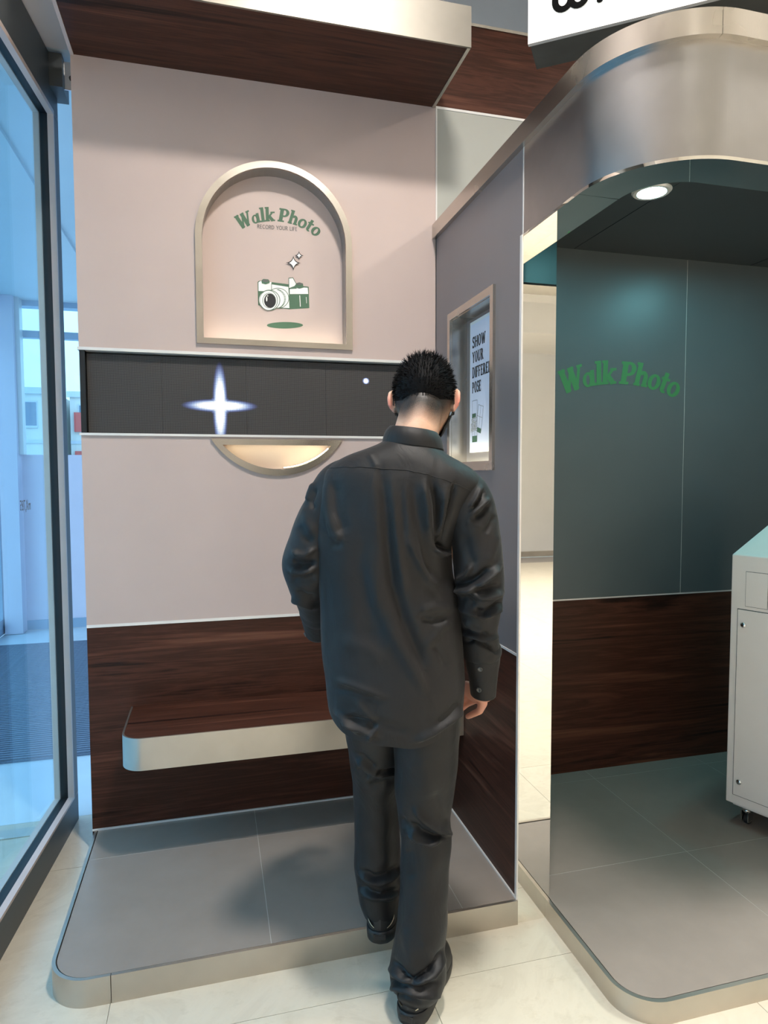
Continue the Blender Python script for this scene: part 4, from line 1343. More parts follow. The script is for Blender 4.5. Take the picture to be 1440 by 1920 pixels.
plain('hair_black', (0.005, 0.005, 0.006), 0.75, 0, 0.1, 30, (1, 1, 1), 0.0, 400, 0.15)
plain('mask_black', (0.012, 0.012, 0.013), 0.8)
mt, nt, b = new_mat('skin')
at = nt.nodes.new('ShaderNodeAttribute')
at.attribute_name = 'stubble'
at2 = nt.nodes.new('ShaderNodeAttribute')
at2.attribute_name = 'flush'
nz = noise(nt, 40, (1, 1, 1), 4)
sk = ramp(nt, nz.outputs['Fac'], [(0.3, (0.62, 0.375, 0.265)), (0.7, (0.70, 0.44, 0.32))])
m1 = nt.nodes.new('ShaderNodeMixRGB')
nt.links.new(at2.outputs['Fac'], m1.inputs[0])
nt.links.new(sk.outputs[0], m1.inputs[1])
m1.inputs[2].default_value = (0.66, 0.25, 0.185, 1)
nz2 = noise(nt, 900, (1, 1, 0.35), 2, 0.7)
mm = nt.nodes.new('ShaderNodeMath')
mm.operation = 'MULTIPLY_ADD'
mm.inputs[1].default_value = 0.55
mm.inputs[2].default_value = -0.275
nt.links.new(nz2.outputs['Fac'], mm.inputs[0])
ad = nt.nodes.new('ShaderNodeMath')
ad.operation = 'MULTIPLY_ADD'
nt.links.new(mm.outputs[0], ad.inputs[0])
ad.inputs[1].default_value = 0.8
nt.links.new(at.outputs['Fac'], ad.inputs[2])
ml = nt.nodes.new('ShaderNodeMath')
ml.operation = 'MULTIPLY'
ml.use_clamp = True
nt.links.new(ad.outputs[0], ml.inputs[0])
gt = nt.nodes.new('ShaderNodeMath')
gt.operation = 'GREATER_THAN'
gt.inputs[1].default_value = 0.015
nt.links.new(at.outputs['Fac'], gt.inputs[0])
nt.links.new(gt.outputs[0], ml.inputs[1])
m2 = nt.nodes.new('ShaderNodeMixRGB')
nt.links.new(ml.outputs[0], m2.inputs[0])
nt.links.new(m1.outputs[0], m2.inputs[1])
m2.inputs[2].default_value = (0.012, 0.011, 0.011, 1)
nt.links.new(m2.outputs[0], b.inputs['Base Color'])
b.inputs['Roughness'].default_value = 0.5
b.inputs['Subsurface Weight'].default_value = 0.12
b.inputs['Subsurface Radius'].default_value = (0.01, 0.004, 0.002)
b.inputs['Subsurface Scale'].default_value = 0.5

person = thing('person', (PO[0], PO[1], 0.0), 'person in loose black shirt, trousers and sneakers, back turned, stepping onto the platform', 'person')
def ppart(name, V, F, mat, parent=None, smooth=True, local=True):
    V = np.asarray(V, float).reshape(-1, 3)
    if local:
        V = to_world(V)
    return obj(name, V, F, mat, parent or person, smooth)

# ------------------------------------------------------------------ body (one continuous skin)
HC = np.array([0.031, 0.068, 1.655])       # head centre
HPITCH = math.radians(-30)                 # head bowed forward
HYAW = math.radians(-4)
def head_pt(p):
    """head space (x right, y face, z crown) to person space"""
    p = np.asarray(p, float)
    c, s = math.cos(HPITCH), math.sin(HPITCH)
    x, y, z = p[..., 0], p[..., 1], p[..., 2]
    y2, z2 = y * c - z * s, y * s + z * c
    c, s = math.cos(HYAW), math.sin(HYAW)
    x3, y3 = x * c - y2 * s, x * s + y2 * c
    return np.stack([x3, y3, z2], -1) + HC

def blob(center, radii, rot=None, n=20, m_=28):
    th = np.linspace(0, math.pi, n)
    ph = np.linspace(0, 2 * math.pi, m_, endpoint=False)
    V = np.stack([np.sin(th)[:, None] * np.cos(ph)[None], np.sin(th)[:, None] * np.sin(ph)[None], np.cos(th)[:, None] * np.ones(m_)[None]], -1) * np.array(radii)
    if rot is not None:
        V = V @ np.array(rot).T
    V = V + np.array(center)
    return V.reshape(-1, 3), grid_faces(n, m_)

def capsule(pts, radii, n=16, per=5):
    P = np.array(pts, float)
    R = np.array(radii, float)
    parts = []
    rows = []
    for i in range(len(P) - 1):
        d = P[i + 1] - P[i]
        L = np.linalg.norm(d)
        d = d / L
        a = np.cross(d, [0.3, 0.9, 0.1])
        a /= np.linalg.norm(a)
        c = np.cross(d, a)
        th = np.linspace(0, 2 * math.pi, n, endpoint=False)
        ring = np.cos(th)[:, None] * a + np.sin(th)[:, None] * c
        rws = []
        for t in np.linspace(-math.pi / 2, 0, 5):
            rws.append(P[i] + d * math.sin(t) * R[i] + ring * max(math.cos(t), 0.02) * R[i])
        for k in range(1, per):
            s = k / per
            rws.append(P[i] + d * L * s + ring * (R[i] * (1 - s) + R[i + 1] * s))
        for t in np.linspace(0, math.pi / 2, 5):
            rws.append(P[i + 1] + d * math.sin(t) * R[i + 1] + ring * max(math.cos(t), 0.02) * R[i + 1])
        V = np.array(rws)
        F = grid_faces(len(rws), n)
        F.append(tuple(range(n))[::-1])
        F.append(tuple((len(rws) - 1) * n + k for k in range(n)))
        parts.append((V.reshape(-1, 3), F))
    return join_data(parts)

def head_shape():
    n, m_ = 60, 72
    th = np.linspace(0.001, math.pi - 0.001, n)
    ph = np.linspace(0, 2 * math.pi, m_, endpoint=False)
    x = np.sin(th)[:, None] * np.cos(ph)[None]
    y = np.sin(th)[:, None] * np.sin(ph)[None]
    z = np.cos(th)[:, None] * np.ones(m_)[None]
    low = np.clip(-z, 0, 1)
    w = 0.0765 * (1 - 0.30 * low ** 1.5)
    X = w * np.sign(x) * np.abs(x) ** 0.92
    Y = np.where(y > 0, 0.094, 0.098 * (1 - 0.42 * low ** 1.3)) * y + 0.012 * low
    Z = np.where(z > 0, 0.108, 0.122) * z
    # brow, sockets, cheek
    face = np.clip(y, 0, 1)
    Y += 0.006 * face * np.exp(-((Z - 0.028) / 0.012) ** 2)
    Y -= 0.010 * face * (np.exp(-(((np.abs(X) - 0.031) / 0.016) ** 2 + ((Z - 0.006) / 0.013) ** 2)))
    Y -= 0.006 * face * np.exp(-((Z + 0.068) / 0.010) ** 2) * np.exp(-(X / 0.03) ** 2)
    return head_pt(np.stack([X, Y, Z], -1)).reshape(-1, 3), grid_faces(n, m_)

def ear_shape(s):
    parts = []
    g = math.radians(42)
    e1 = np.array([s * math.sin(g), -math.cos(g), 0.0])
    e3 = np.array([s * math.cos(g), math.sin(g), 0.0])
    e2 = np.array([0, -0.12, 1.0])
    e2 /= np.linalg.norm(e2)
    A = np.array([s * 0.0735, 0.006, -0.004])
    c = A + e1 * 0.017
    # rim of the ear
    pts = []
    for a in np.linspace(-75, 200, 16):
        t = math.radians(a)
        pts.append(c + e1 * 0.0150 * math.cos(t) * (1.0 if t < 1.6 else 0.8) + e2 * (0.0265 * math.sin(t) + 0.001) + e3 * 0.002)
    pts = head_pt(np.array(pts))
    parts.append(capsule(pts, [0.0048] * len(pts), 10, 2))
    R = np.stack([e3, e1, e2], 1)
    v, f = blob((0, 0, 0), (0.0050, 0.0165, 0.0265), None, 14, 18)
    parts.append((head_pt((v @ R.T) + c), f))
    v, f = blob((0, 0, 0), (0.0060, 0.0095, 0.0110), None, 10, 12)
    parts.append((head_pt((v @ R.T) + A + e1 * 0.012 - e2 * 0.026), f))
    v, f = blob((0, 0, 0), (0.0120, 0.0100, 0.0190), None, 10, 12)
    parts.append((head_pt((v @ R.T) + A + e1 * 0.004), f))
    return parts

def hand_shape(wrist, fwd, palm_n, side, curl, L=0.185):
    """wrist, forward direction, palm normal (palm faces this way), side=+1 when the thumb lies along cross(fwd, palm_n)"""
    fwd = np.array(fwd, float)
    fwd /= np.linalg.norm(fwd)
    pn = np.array(palm_n, float)
    pn -= fwd * (fwd @ pn)
    pn /= np.linalg.norm(pn)
    th_dir = np.cross(fwd, pn) * side
    w = np.array(wrist, float)
    parts = []
    R = np.stack([th_dir, pn, fwd], 1)
    v, f = blob((0, 0, 0), (0.041, 0.0155, 0.052), None, 16, 22)
    parts.append(((v @ R.T) + w + fwd * 0.055, f))
    parts.append(capsule([w - fwd * 0.012, w + fwd * 0.02], [0.024, 0.023]))
    lens = [(0.030, 0.074), (0.010, 0.082), (-0.011, 0.076), (-0.031, 0.060)]
    rad = [0.0088, 0.0090, 0.0086, 0.0076]
    for k, ((o, ln), r) in enumerate(zip(lens, rad)):
        base = w + fwd * (0.092 - 0.006 * abs(k - 1)) + th_dir * o
        pts = [w + fwd * 0.05 + th_dir * o * 0.8, base]
        ang = 0.0
        p = base
        dirs = fwd + th_dir * o * 1.2
        dirs /= np.linalg.norm(dirs)
        for q, (fr, cu) in enumerate(((0.44, curl[0]), (0.31, curl[1]), (0.25, curl[2]))):
            ang += cu * (1 + 0.10 * k)
            d = dirs * math.cos(ang) + pn * math.sin(ang)
            p = p + d * ln * fr
            pts.append(p)
        parts.append(capsule(pts, [r * 1.1, r * 1.08, r, r * 0.92, r * 0.8], 12, 3))
    tb = w + fwd * 0.030 + th_dir * 0.030 + pn * 0.004
    d1 = fwd * 0.75 + th_dir * 0.55 + pn * 0.35
    d1 /= np.linalg.norm(d1)
    d2 = fwd * 0.90 + th_dir * 0.10 + pn * 0.45
    d2 /= np.linalg.norm(d2)
    parts.append(capsule([w + fwd * 0.02 + th_dir * 0.012, tb, tb + d1 * 0.036, tb + d1 * 0.036 + d2 * 0.03, tb + d1 * 0.036 + d2 * 0.052], [0.015, 0.0135, 0.0108, 0.0098, 0.0085], 12, 3))
    return parts

R_WRIST = np.array([0.193, 0.040, 0.850])
L_WRIST = np.array([-0.292, 0.200, 0.985])
parts = [head_shape()]
parts += ear_shape(-1) + ear_shape(1)
v, f = blob((0, 0, 0), (0.011, 0.016, 0.026), None, 12, 14)
parts.append((head_pt(v + np.array([0, 0.097, -0.018])), f))
v, f = blob((0, 0, 0), (0.024, 0.010, 0.011), None, 10, 14)
parts.append((head_pt(v + np.array([0, 0.090, -0.062])), f))
nb = head_pt(np.array([0, -0.030, -0.045]))
parts.append(capsule([(0.002, -0.020, 1.44), (0.006, -0.018, 1.54), nb], [0.070, 0.058, 0.056], 24))
# trunk and limbs under the clothes
parts.append(capsule([(-0.02, -0.01, 1.36), (-0.03, -0.01, 1.18), (-0.04, -0.01, 0.98)], [0.095, 0.09, 0.10], 24))
parts.append(capsule([(-0.15, -0.01, 1.40), (0.0, -0.02, 1.42), (0.12, -0.01, 1.38)], [0.055, 0.065, 0.055], 20))
parts.append(capsule([(0.125, -0.01, 1.385), (0.168, -0.015, 1.13), R_WRIST + np.array([0, 0, 0.02])], [0.048, 0.040, 0.026], 18))
parts.append(capsule([(-0.175, -0.01, 1.40), (-0.268, -0.015, 1.195), L_WRIST + np.array([0, -0.01, 0.01])], [0.048, 0.040, 0.026], 18))
parts.append(capsule([(0.025, -0.005, 0.92), (0.037, 0.005, 0.50), (0.008, -0.030, 0.09)], [0.070, 0.036, 0.030], 18))
parts.append(capsule([(-0.095, 0.01, 0.92), (-0.106, 0.14, 0.54), (-0.103, 0.155, 0.17)], [0.070, 0.036, 0.030], 18))
parts += hand_shape(R_WRIST, (-0.40, 0.86, -0.26), (-0.75, -0.20, -0.55), -1, (0.55, 0.9, 0.7))
parts += hand_shape(L_WRIST, (0.35, 0.80, -0.35), (0.9, -0.2, 0.0), 1, (0.45, 0.8, 0.6))
BV, BF = join_data(parts)
me = bpy.data.meshes.new('body_parts')
me.from_pydata([tuple(p) for p in to_world(np.array(BV))], [], BF)
me.update()
tmp = bpy.data.objects.new('body_tmp', me)
COL.objects.link(tmp)
bm = bmesh.new()
bm.from_mesh(me)
bmesh.ops.recalc_face_normals(bm, faces=bm.faces)
bm.to_mesh(me)
bm.free()
md = tmp.modifiers.new('r', 'REMESH')
md.mode = 'VOXEL'
md.voxel_size = 0.0040
md2 = tmp.modifiers.new('s', 'SMOOTH')
md2.factor = 0.5
md2.iterations = 4
dg = bpy.context.evaluated_depsgraph_get()
bme = bpy.data.meshes.new_from_object(tmp.evaluated_get(dg))
bpy.data.objects.remove(tmp, do_unlink=True)
bme.name = 'body'
bme.materials.clear()
bme.materials.append(MATS['skin'])
bme.polygons.foreach_set('use_smooth', [True] * len(bme.polygons))
body = bpy.data.objects.new('body', bme)
link(body, person)
# stubble of the faded haircut and flush of ears and hands, as true skin colour
co = np.empty(len(bme.vertices) * 3)
bme.vertices.foreach_get('co', co)
co = co.reshape(-1, 3) - PO
loc = np.stack([co @ EXV, co @ EYV, co @ EZV], -1)
rel = loc - HC
cx_, sx_ = math.cos(-HYAW), math.sin(-HYAW)
hx_, hy_ = rel[:, 0] * cx_ - rel[:, 1] * sx_, rel[:, 0] * sx_ + rel[:, 1] * cx_
cx_, sx_ = math.cos(-HPITCH), math.sin(-HPITCH)
hy2, hz2 = hy_ * cx_ - rel[:, 2] * sx_, hy_ * sx_ + rel[:, 2] * cx_
inhead = (np.abs(rel[:, 0]) < 0.080) & (rel[:, 2] > -0.10) & (hy2 < 0.055) & (rel[:, 2] < 0.16)
side_ = np.abs(hx_) / 0.075
low = -0.052 + 0.013 * np.cos(side_ * 5.6) + 0.010 * side_
st = np.clip((rel[:, 2] - (low - 0.024)) / 0.062, 0, 1) ** 1.1 * inhead
st = 1 - (1 - st) ** 2.0
st = np.where((hy2 > 0.02) & (hz2 < 0.02), 0, st)
a = bme.attributes.new('stubble', 'FLOAT', 'POINT')
a.data.foreach_set('value', st.astype(np.float32))
fl = np.clip((np.abs(hx_) - 0.078) / 0.012, 0, 1) * (np.abs(rel[:, 2]) < 0.09) * np.clip(0.55 - hz2 / 0.04, 0.1, 1)
fl = np.maximum(fl, 0.55 * (loc[:, 2] < 0.87) * (loc[:, 0] > 0.11) * (loc[:, 2] > 0.65))
a = bme.attributes.new('flush', 'FLOAT', 'POINT')
a.data.foreach_set('value', fl.astype(np.float32))

# ------------------------------------------------------------------ hair
def hair_part():
    V, F = [], []
    rs = np.random.default_rng(3)
    # cap: upper head shell
    n, m_ = 40, 80
    ph = np.linspace(0, 2 * math.pi, m_, endpoint=False)
    rows = []
    for i in range(n):
        s = i / (n - 1)
        row = []
        for p in ph:
            x, y = math.cos(p), math.sin(p)
            # lower limit of the long hair (in angle from the crown)
            back = max(0.0, -y)
            lim = math.radians(90 - 24 * max(0, y) + 25 * back ** 0.8)
            th = s * lim
            sx, sy, sz = math.sin(th) * x, math.sin(th) * y, math.cos(th)
            off = 0.020 * (1 - s) ** 0.7 + 0.0006 + 0.0018 * math.sin(17 * p + 9 * s) * (1 - s)
            lo_ = max(0.0, -sz)
            X = (0.0765 * (1 - 0.30 * lo_ ** 1.5) + off * 0.75) * np.sign(sx) * abs(sx) ** 0.92
            Y = ((0.094 if sy > 0 else 0.098 * (1 - 0.42 * lo_ ** 1.3)) + off * 0.8) * sy + 0.012 * lo_
            Z = ((0.108 if sz > 0 else 0.122) + off) * sz
            row.append((X, Y, Z))
        rows.append(row)
    R = np.array(rows)
    V0 = head_pt(R).reshape(-1, 3)
    parts = [(V0, grid_faces(n, m_))]
    # strands
    sv, sf = [], []
    N = 5200
    for k in range(N):
        p = rs.uniform(0, 2 * math.pi)
        s = rs.uniform(0.0, 1.0) ** 0.55
        i = int(s * (n - 1))
        j = int(p / (2 * math.pi) * m_) % m_
        base = R[i, j] + rs.normal(0, 0.0015, 3)
        nrm_ = np.array([base[0] / 0.0765**2, base[1] / 0.096**2, base[2] / 0.108**2])
        nrm_ /= np.linalg.norm(nrm_)
        top = (1 - s)
        length = 0.006 + 0.019 * top ** 0.7 * rs.uniform(0.5, 1.25)
        lean = np.array([rs.normal(0, 0.3), 0.30 + rs.normal(0, 0.3), 0.25])
        d = nrm_ * 0.9 + lean * (0.35 + 0.5 * top) + rs.normal(0, 0.10, 3)
        if s > 0.6:
            d = d * 0.5 + np.array([0, -0.1, -0.8]) * 0.55 + nrm_ * 0.25
        d /= np.linalg.norm(d)
        side2 = np.cross(d, rs.normal(0, 1, 3))
        side2 /= np.linalg.norm(side2)
        w_ = 0.0008
        b0 = base - nrm_ * 0.002
        midp = base + d * length * 0.5 + nrm_ * 0.001
        tip = base + d * length
        o = len(sv)
        sv += [b0 - side2 * w_, b0 + side2 * w_, midp + side2 * w_ * 0.8, midp - side2 * w_ * 0.8, tip]
        sf += [(o, o + 1, o + 2, o + 3), (o + 3, o + 2, o + 4)]
    parts.append((head_pt(np.array(sv)), sf))
    return join_data(parts)
hv_, hf_ = hair_part()
hair = ppart('hair', hv_, hf_, 'hair_black', person, True)
hair['label'] = 'short black hair with faded back and sides'

# ------------------------------------------------------------------ glasses and mask
def tube_local(pts, r, n=8):
    return capsule(pts, [r] * len(pts), n, 2)
gp = []
for s in (-1, 1):
    gp.append(tube_local(head_pt(np.array([(s * 0.078, -0.018, 0.000), (s * 0.082, -0.010, 0.016), (s * 0.081, 0.010, 0.021), (s * 0.076, 0.095, 0.019)])), 0.0021))
    ringp = [(s * 0.033 + 0.025 * math.cos(t), 0.104, 0.006 + 0.019 * math.sin(t)) for t in np.linspace(0, 2 * math.pi, 17)]
    gp.append(tube_local(head_pt(np.array(ringp)), 0.0018))
    gp.append(tube_local(head_pt(np.array([(s * 0.058, 0.104, 0.014), (s * 0.076, 0.095, 0.019)])), 0.0021))
gp.append(tube_local(head_pt(np.array([(-0.009, 0.106, 0.010), (0.009, 0.106, 0.010)])), 0.0018))
v, f = join_data(gp)
ppart('glasses', v, f, 'black', person)['label'] = 'thin black glasses'
# face mask: shell over nose, mouth and chin
n, m_ = 22, 34
rows = []
for i in range(n):
    s = i / (n - 1)
    row = []
    for j in range(m_):
        az = math.radians(-82 + 164 * j / (m_ - 1))
        z = -0.010 - 0.108 * s - 0.018 * (abs(az) / 1.43) ** 2 * (1 - s) + 0.035 * (abs(az) / 1.43) ** 2 * s
        lowm = np.clip(-z / 0.122, 0, 1)
        k = math.sqrt(max(0.0, 1 - lowm ** 2 * 0.75))
        rx = (0.0765 * (1 - 0.30 * lowm ** 1.5)) * k + 0.007
        ry = 0.094 * k + 0.012 * lowm + 0.012
        row.append((rx * math.sin(az), ry * math.cos(az) + 0.006 * math.exp(-(az / 0.3) ** 2), z))
    rows.append(row)
MV = head_pt(np.array(rows)).reshape(-1, 3)
mk = ppart('face_mask', MV, grid_faces(n, m_, False), 'mask_black', person)
md = mk.modifiers.new('solid', 'SOLIDIFY')
md.thickness = 0.002
sp = []
for s in (-1, 1):
    sp.append(tube_local(head_pt(np.array([(s * 0.079, 0.020, -0.035), (s * 0.083, -0.010, -0.020), (s * 0.083, -0.020, 0.000), (s * 0.081, 0.000, 0.018)])), 0.0013))
v, f = join_data(sp)
ppart('ear_loop', v, f, 'mask_black', mk)
for s in (-1, 1):
    v, f = blob((0, 0, 0), (0.011, 0.011, 0.011), None, 10, 14)
    ppart('eye', head_pt(v + np.array([s * 0.031, 0.077, 0.006])), f, 'white_print', person)

# ------------------------------------------------------------------ shirt
LEV = [  # z, left, right, back, front
    (0.74, -0.205, 0.125, -0.122, 0.100), (0.80, -0.222, 0.138, -0.130, 0.105), (0.90, -0.235, 0.139, -0.132, 0.108), (1.00, -0.246, 0.133, -0.128, 0.110), (1.08, -0.247, 0.126, -0.126, 0.112),
    (1.15, -0.252, 0.117, -0.128, 0.113), (1.21, -0.258, 0.108, -0.132, 0.113), (1.28, -0.259, 0.112, -0.137, 0.110), (1.36, -0.250, 0.150, -0.137, 0.104), (1.41, -0.241, 0.178, -0.132, 0.095),
    (1.445, -0.232, 0.186, -0.124, 0.085), (1.470, -0.208, 0.168, -0.115, 0.076), (1.494, -0.166, 0.130, -0.105, 0.068), (1.512, -0.124, 0.095, -0.095, 0.062), (1.528, -0.090, 0.076, -0.083, 0.056), (1.545, -0.064, 0.066, -0.066, 0.048)]
NT, NH = 250, 260
th = np.linspace(0, 2 * math.pi, NH, endpoint=False)
def sgnpow(v_, p):
    return np.sign(v_) * np.abs(v_) ** p
def torso():
    cth, sth = np.cos(th), np.sin(th)
    ux = sgnpow(cth, 2 / 2.5)
    uy = sgnpow(sth, 2 / 2.5)
    xh = -0.035 + 0.17 * ux
    # hem line: curved shirt tail, lower at the back, rising at the side seams
    HEM_B = [(-0.235, 0.862), (-0.205, 0.822), (-0.175, 0.790), (-0.122, 0.770), (-0.039, 0.7605), (0.029, 0.758), (0.075, 0.775), (0.111, 0.806), (0.140, 0.850)]
    hb = spline([(a_, c_) for a_, c_ in HEM_B], np.clip(xh, -0.235, 0.14))[:, 0]
    hf = 0.80 + 0.05 * np.abs(ux) ** 2
    wgt = np.clip(0.5 - uy * 1.5, 0, 1)
    hem = hb * wgt + hf * (1 - wgt)
    t = np.linspace(0, 1, NT)
    Z = hem[None, :] * (1 - t[:, None]) + 1.545 * t[:, None]
    S = spline(LEV, Z.ravel()).reshape(NT, NH, 4)
    xl, xr, yb, yf = S[..., 0], S[..., 1], S[..., 2], S[..., 3]
    pw = 2 / 2.5
    X = (xl + xr) / 2 + (xr - xl) / 2 * sgnpow(cth, pw)[None]
    yc = 0.5 * (yb + yf) + 0.02
    Y = np.where(sth[None] > 0, yc + (yf - yc) * uy[None], yc + (yc - yb) * uy[None])
    tl = 0.065 * np.clip((Z - 1.15) / 0.28, 0, 1)
    Z = Z - tl * (X + 0.02)
    return np.stack([X, Y, Z], -1)
TFOLDS = [
    ([(712, 888), (722, 950), (727, 1030), (733, 1095), (755, 1165), (785, 1235), (808, 1290)], 8, 14, -0.0075),
    ([(690, 1050), (708, 1130), (735, 1187), (768, 1243), (800, 1300)], 12, 20, 0.0055),
    ([(734, 905), (740, 980), (748, 1050), (760, 1110)], 9, 9, 0.0045),
    ([(612, 888), (612, 950), (622, 1003), (641, 1013)], 7, 12, 0.0036),
    ([(623, 900), (628, 960), (643, 1004)], 7, 16, -0.0050),
    ([(606, 990), (625, 1022), (640, 1022)], 6, 11, -0.0028),
    ([(599, 905), (602, 980), (604, 1060), (608, 1150), (612, 1250)], 6, 6, 0.0030),
    ([(660, 910), (668, 980), (676, 1060), (690, 1150), (705, 1240)], 26, 26, -0.0040),
    ([(807, 898), (817, 949), (821, 1014), (828, 1034)], 5, 9, -0.0095),
    ([(835, 915), (826, 985), (822, 1012)], 5, 8, 0.0060),
    ([(852, 905), (839, 965), (827, 1018)], 3, 6, -0.0070),
    ([(816, 1030), (828, 1041), (842, 1037)], 3, 6, 0.0080),
    ([(826, 1024), (840, 1031)], 3, 3, -0.0080),
    ([(770, 905), (783, 980), (799, 1055), (817, 1094)], 7, 14, -0.0060),
    ([(764, 1010), (784, 1052), (803, 1085), (821, 1101)], 6, 10, 0.0055),
    ([(748, 905), (752, 960), (757, 1010)], 6, 6, -0.0035),
    ([(795, 905), (803, 960), (806, 1000)], 7, 7, 0.0045),
    ([(788, 1146), (815, 1138), (842, 1144)], 5, 10, 0.0040),
    ([(790, 1160), (812, 1166), (838, 1158)], 6, 6, -0.0040),
    ([(800, 1215), (825, 1180), (845, 1165)], 8, 8, 0.0030),
    ([(812, 1208), (828, 1230), (838, 1250)], 6, 6, -0.0030),
    ([(640, 1200), (690, 1215), (720, 1240)], 12, 12, 0.0025),
    ([(632, 1275), (675, 1290), (722, 1308)], 4, 7, 0.0035),
    ([(630, 1290), (672, 1302), (715, 1320)], 5, 5, -0.0030),
    ([(628, 1335), (655, 1358), (672, 1376)], 3, 5, 0.0050),
    ([(640, 1352), (675, 1368), (706, 1383)], 3, 6, 0.0065),
    ([(650, 1345), (690, 1352), (704, 1366)], 5, 5, -0.0060),
    ([(690, 1390), (698, 1378), (707, 1366)], 3, 4, 0.0040),
    ([(700, 1350), (722, 1358), (765, 1372)], 8, 8, -0.0030),
    ([(779, 1391), (812, 1375), (845, 1352), (870, 1332)], 4, 9, 0.0060),
    ([(820, 1360), (845, 1340), (862, 1318)], 5, 8, -0.0045),
    ([(668, 1315), (690, 1340), (700, 1355)], 5, 5, 0.0030),
    ([(852, 1090), (858, 1150), (866, 1240), (868, 1310)], 5, 9, 0.0035),
    ([(690, 852), (700, 866), (704, 876)], 3, 5, 0.0015),
]
TV = to_world(torso())
TV = cloth_disp(TV, TFOLDS, -1.0 if False else 1.0, 0.0006, 0.4)
def check_out(V):
    n = grid_normals(V)
    c = V.mean((0, 1))
    return 1.0 if ((V - c) * n).sum() > 0 else -1.0
_o = check_out(to_world(torso()))
TV = cloth_disp(to_world(torso()), TFOLDS, _o, 0.0006, 0.4)
shirt_parts = [(TV.reshape(-1, 3), grid_faces(NT, NH))]

RS = [  # right sleeve
    (0.0, 0.080, -0.012, 1.425, 0.058, 0.062), (0.10, 0.128, -0.012, 1.393, 0.074, 0.074), (0.22, 0.158, -0.012, 1.330, 0.069, 0.074), (0.38, 0.173, -0.016, 1.240, 0.066, 0.070), (0.52, 0.179, -0.020, 1.165, 0.064, 0.068),
    (0.64, 0.181, -0.010, 1.095, 0.058, 0.062), (0.76, 0.180, 0.008, 1.030, 0.049, 0.055), (0.84, 0.186, 0.018, 0.985, 0.050, 0.052), (0.90, 0.191, 0.024, 0.962, 0.049, 0.049), (0.925, 0.191, 0.027, 0.950, 0.036, 0.038), (1.0, 0.192, 0.033, 0.905, 0.030, 0.032)]
RFOLDS = [
    ([(852, 1109), (879, 1107), (899, 1098), (920, 1080), (936, 1062)], 4, 8, 0.0110),
    ([(856, 1096), (880, 1091), (900, 1080), (915, 1066)], 7, 6, -0.0080),
    ([(856, 1090), (874, 1080), (884, 1062)], 3, 5, 0.0050),
    ([(882, 1108), (903, 1121), (922, 1119), (941, 1112)], 4, 8, 0.0085),
    ([(888, 1100), (910, 1106), (934, 1098)], 6, 6, -0.0075),
    ([(890, 1145), (908, 1150), (926, 1140), (942, 1126)], 4, 5, -0.0100),
    ([(862, 1140), (884, 1149), (906, 1157), (928, 1148), (941, 1137)], 3, 7, 0.0085),
    ([(862, 1120), (878, 1124), (890, 1135)], 6, 6, -0.0050),
    ([(870, 1165), (890, 1180), (905, 1186)], 5, 5, 0.0050),
    ([(868, 1188), (886, 1192), (906, 1199), (932, 1195)], 3, 5, 0.0070),
    ([(870, 1180), (890, 1186), (915, 1191)], 4, 4, -0.0060),
    ([(873, 1205), (890, 1203), (908, 1211), (930, 1222)], 3, 5, -0.0080),
    ([(916, 934), (900, 950), (879, 968)], 3, 6, 0.0060),
    ([(919, 944), (905, 962), (890, 972)], 4, 5, -0.0060),
    ([(903, 912), (892, 935), (880, 952)], 3, 4, 0.0055),
    ([(908, 918), (898, 938), (888, 950)], 3, 3, -0.0050),
    ([(929, 965), (920, 985), (910, 1000)], 6, 6, -0.0045),
    ([(935, 1000), (925, 1030), (915, 1055)], 8, 8, 0.0030),
    ([(868, 1000), (880, 1040), (888, 1060)], 10, 10, -0.0030),
    ([(875, 975), (890, 985), (905, 990)], 6, 6, 0.0025),
]
LS = [
    (0.0, -0.135, -0.010, 1.455, 0.055, 0.060), (0.10, -0.180, -0.010, 1.418, 0.074, 0.074), (0.22, -0.222, -0.012, 1.350, 0.073, 0.074), (0.38, -0.256, -0.018, 1.270, 0.072, 0.070), (0.50, -0.276, -0.020, 1.210, 0.072, 0.068),
    (0.60, -0.280, 0.012, 1.160, 0.062, 0.064), (0.70, -0.279, 0.060, 1.118, 0.056, 0.060), (0.82, -0.281, 0.112, 1.072, 0.054, 0.057), (0.90, -0.284, 0.145, 1.040, 0.051, 0.050), (0.93, -0.286, 0.155, 1.032, 0.040, 0.040), (1.0, -0.290, 0.190, 1.000, 0.033, 0.034)]
LFOLDS = [
    ([(549, 1034), (558, 1042), (574, 1042), (590, 1031)], 3, 6, 0.0075),
    ([(546, 1054), (566, 1058), (592, 1055)], 5, 5, -0.0085),
    ([(545, 1070), (565, 1076), (590, 1068)], 3, 6, 0.0080),
    ([(545, 1084), (570, 1090), (594, 1084)], 7, 7, -0.0060),
    ([(545, 1122), (565, 1128), (590, 1140)], 4, 6, 0.0060),
    ([(556, 1108), (575, 1118), (592, 1120)], 5, 5, -0.0050),
    ([(588, 905), (580, 925), (576, 940)], 4, 5, 0.0045),
    ([(592, 915), (584, 940), (588, 955)], 4, 4, -0.0045),
    ([(560, 985), (570, 1005), (586, 1015)], 8, 8, -0.0035),
    ([(570, 950), (575, 980), (588, 1000)], 8, 8, 0.0030),
]
def sleeve(keys, folds, ref, n=170, m_=96, seed=0.0):
    V = to_world(sweep(keys, n, m_, ref))
    return cloth_disp(V, folds, check_out(V), 0.0012, seed)
RV = sleeve(RS, RFOLDS, (1, 0, 0), seed=1.0)
LV = sleeve(LS, LFOLDS, (1, 0, 0), seed=2.2)
shirt_parts.append((RV.reshape(-1, 3), grid_faces(RV.shape[0], RV.shape[1])))
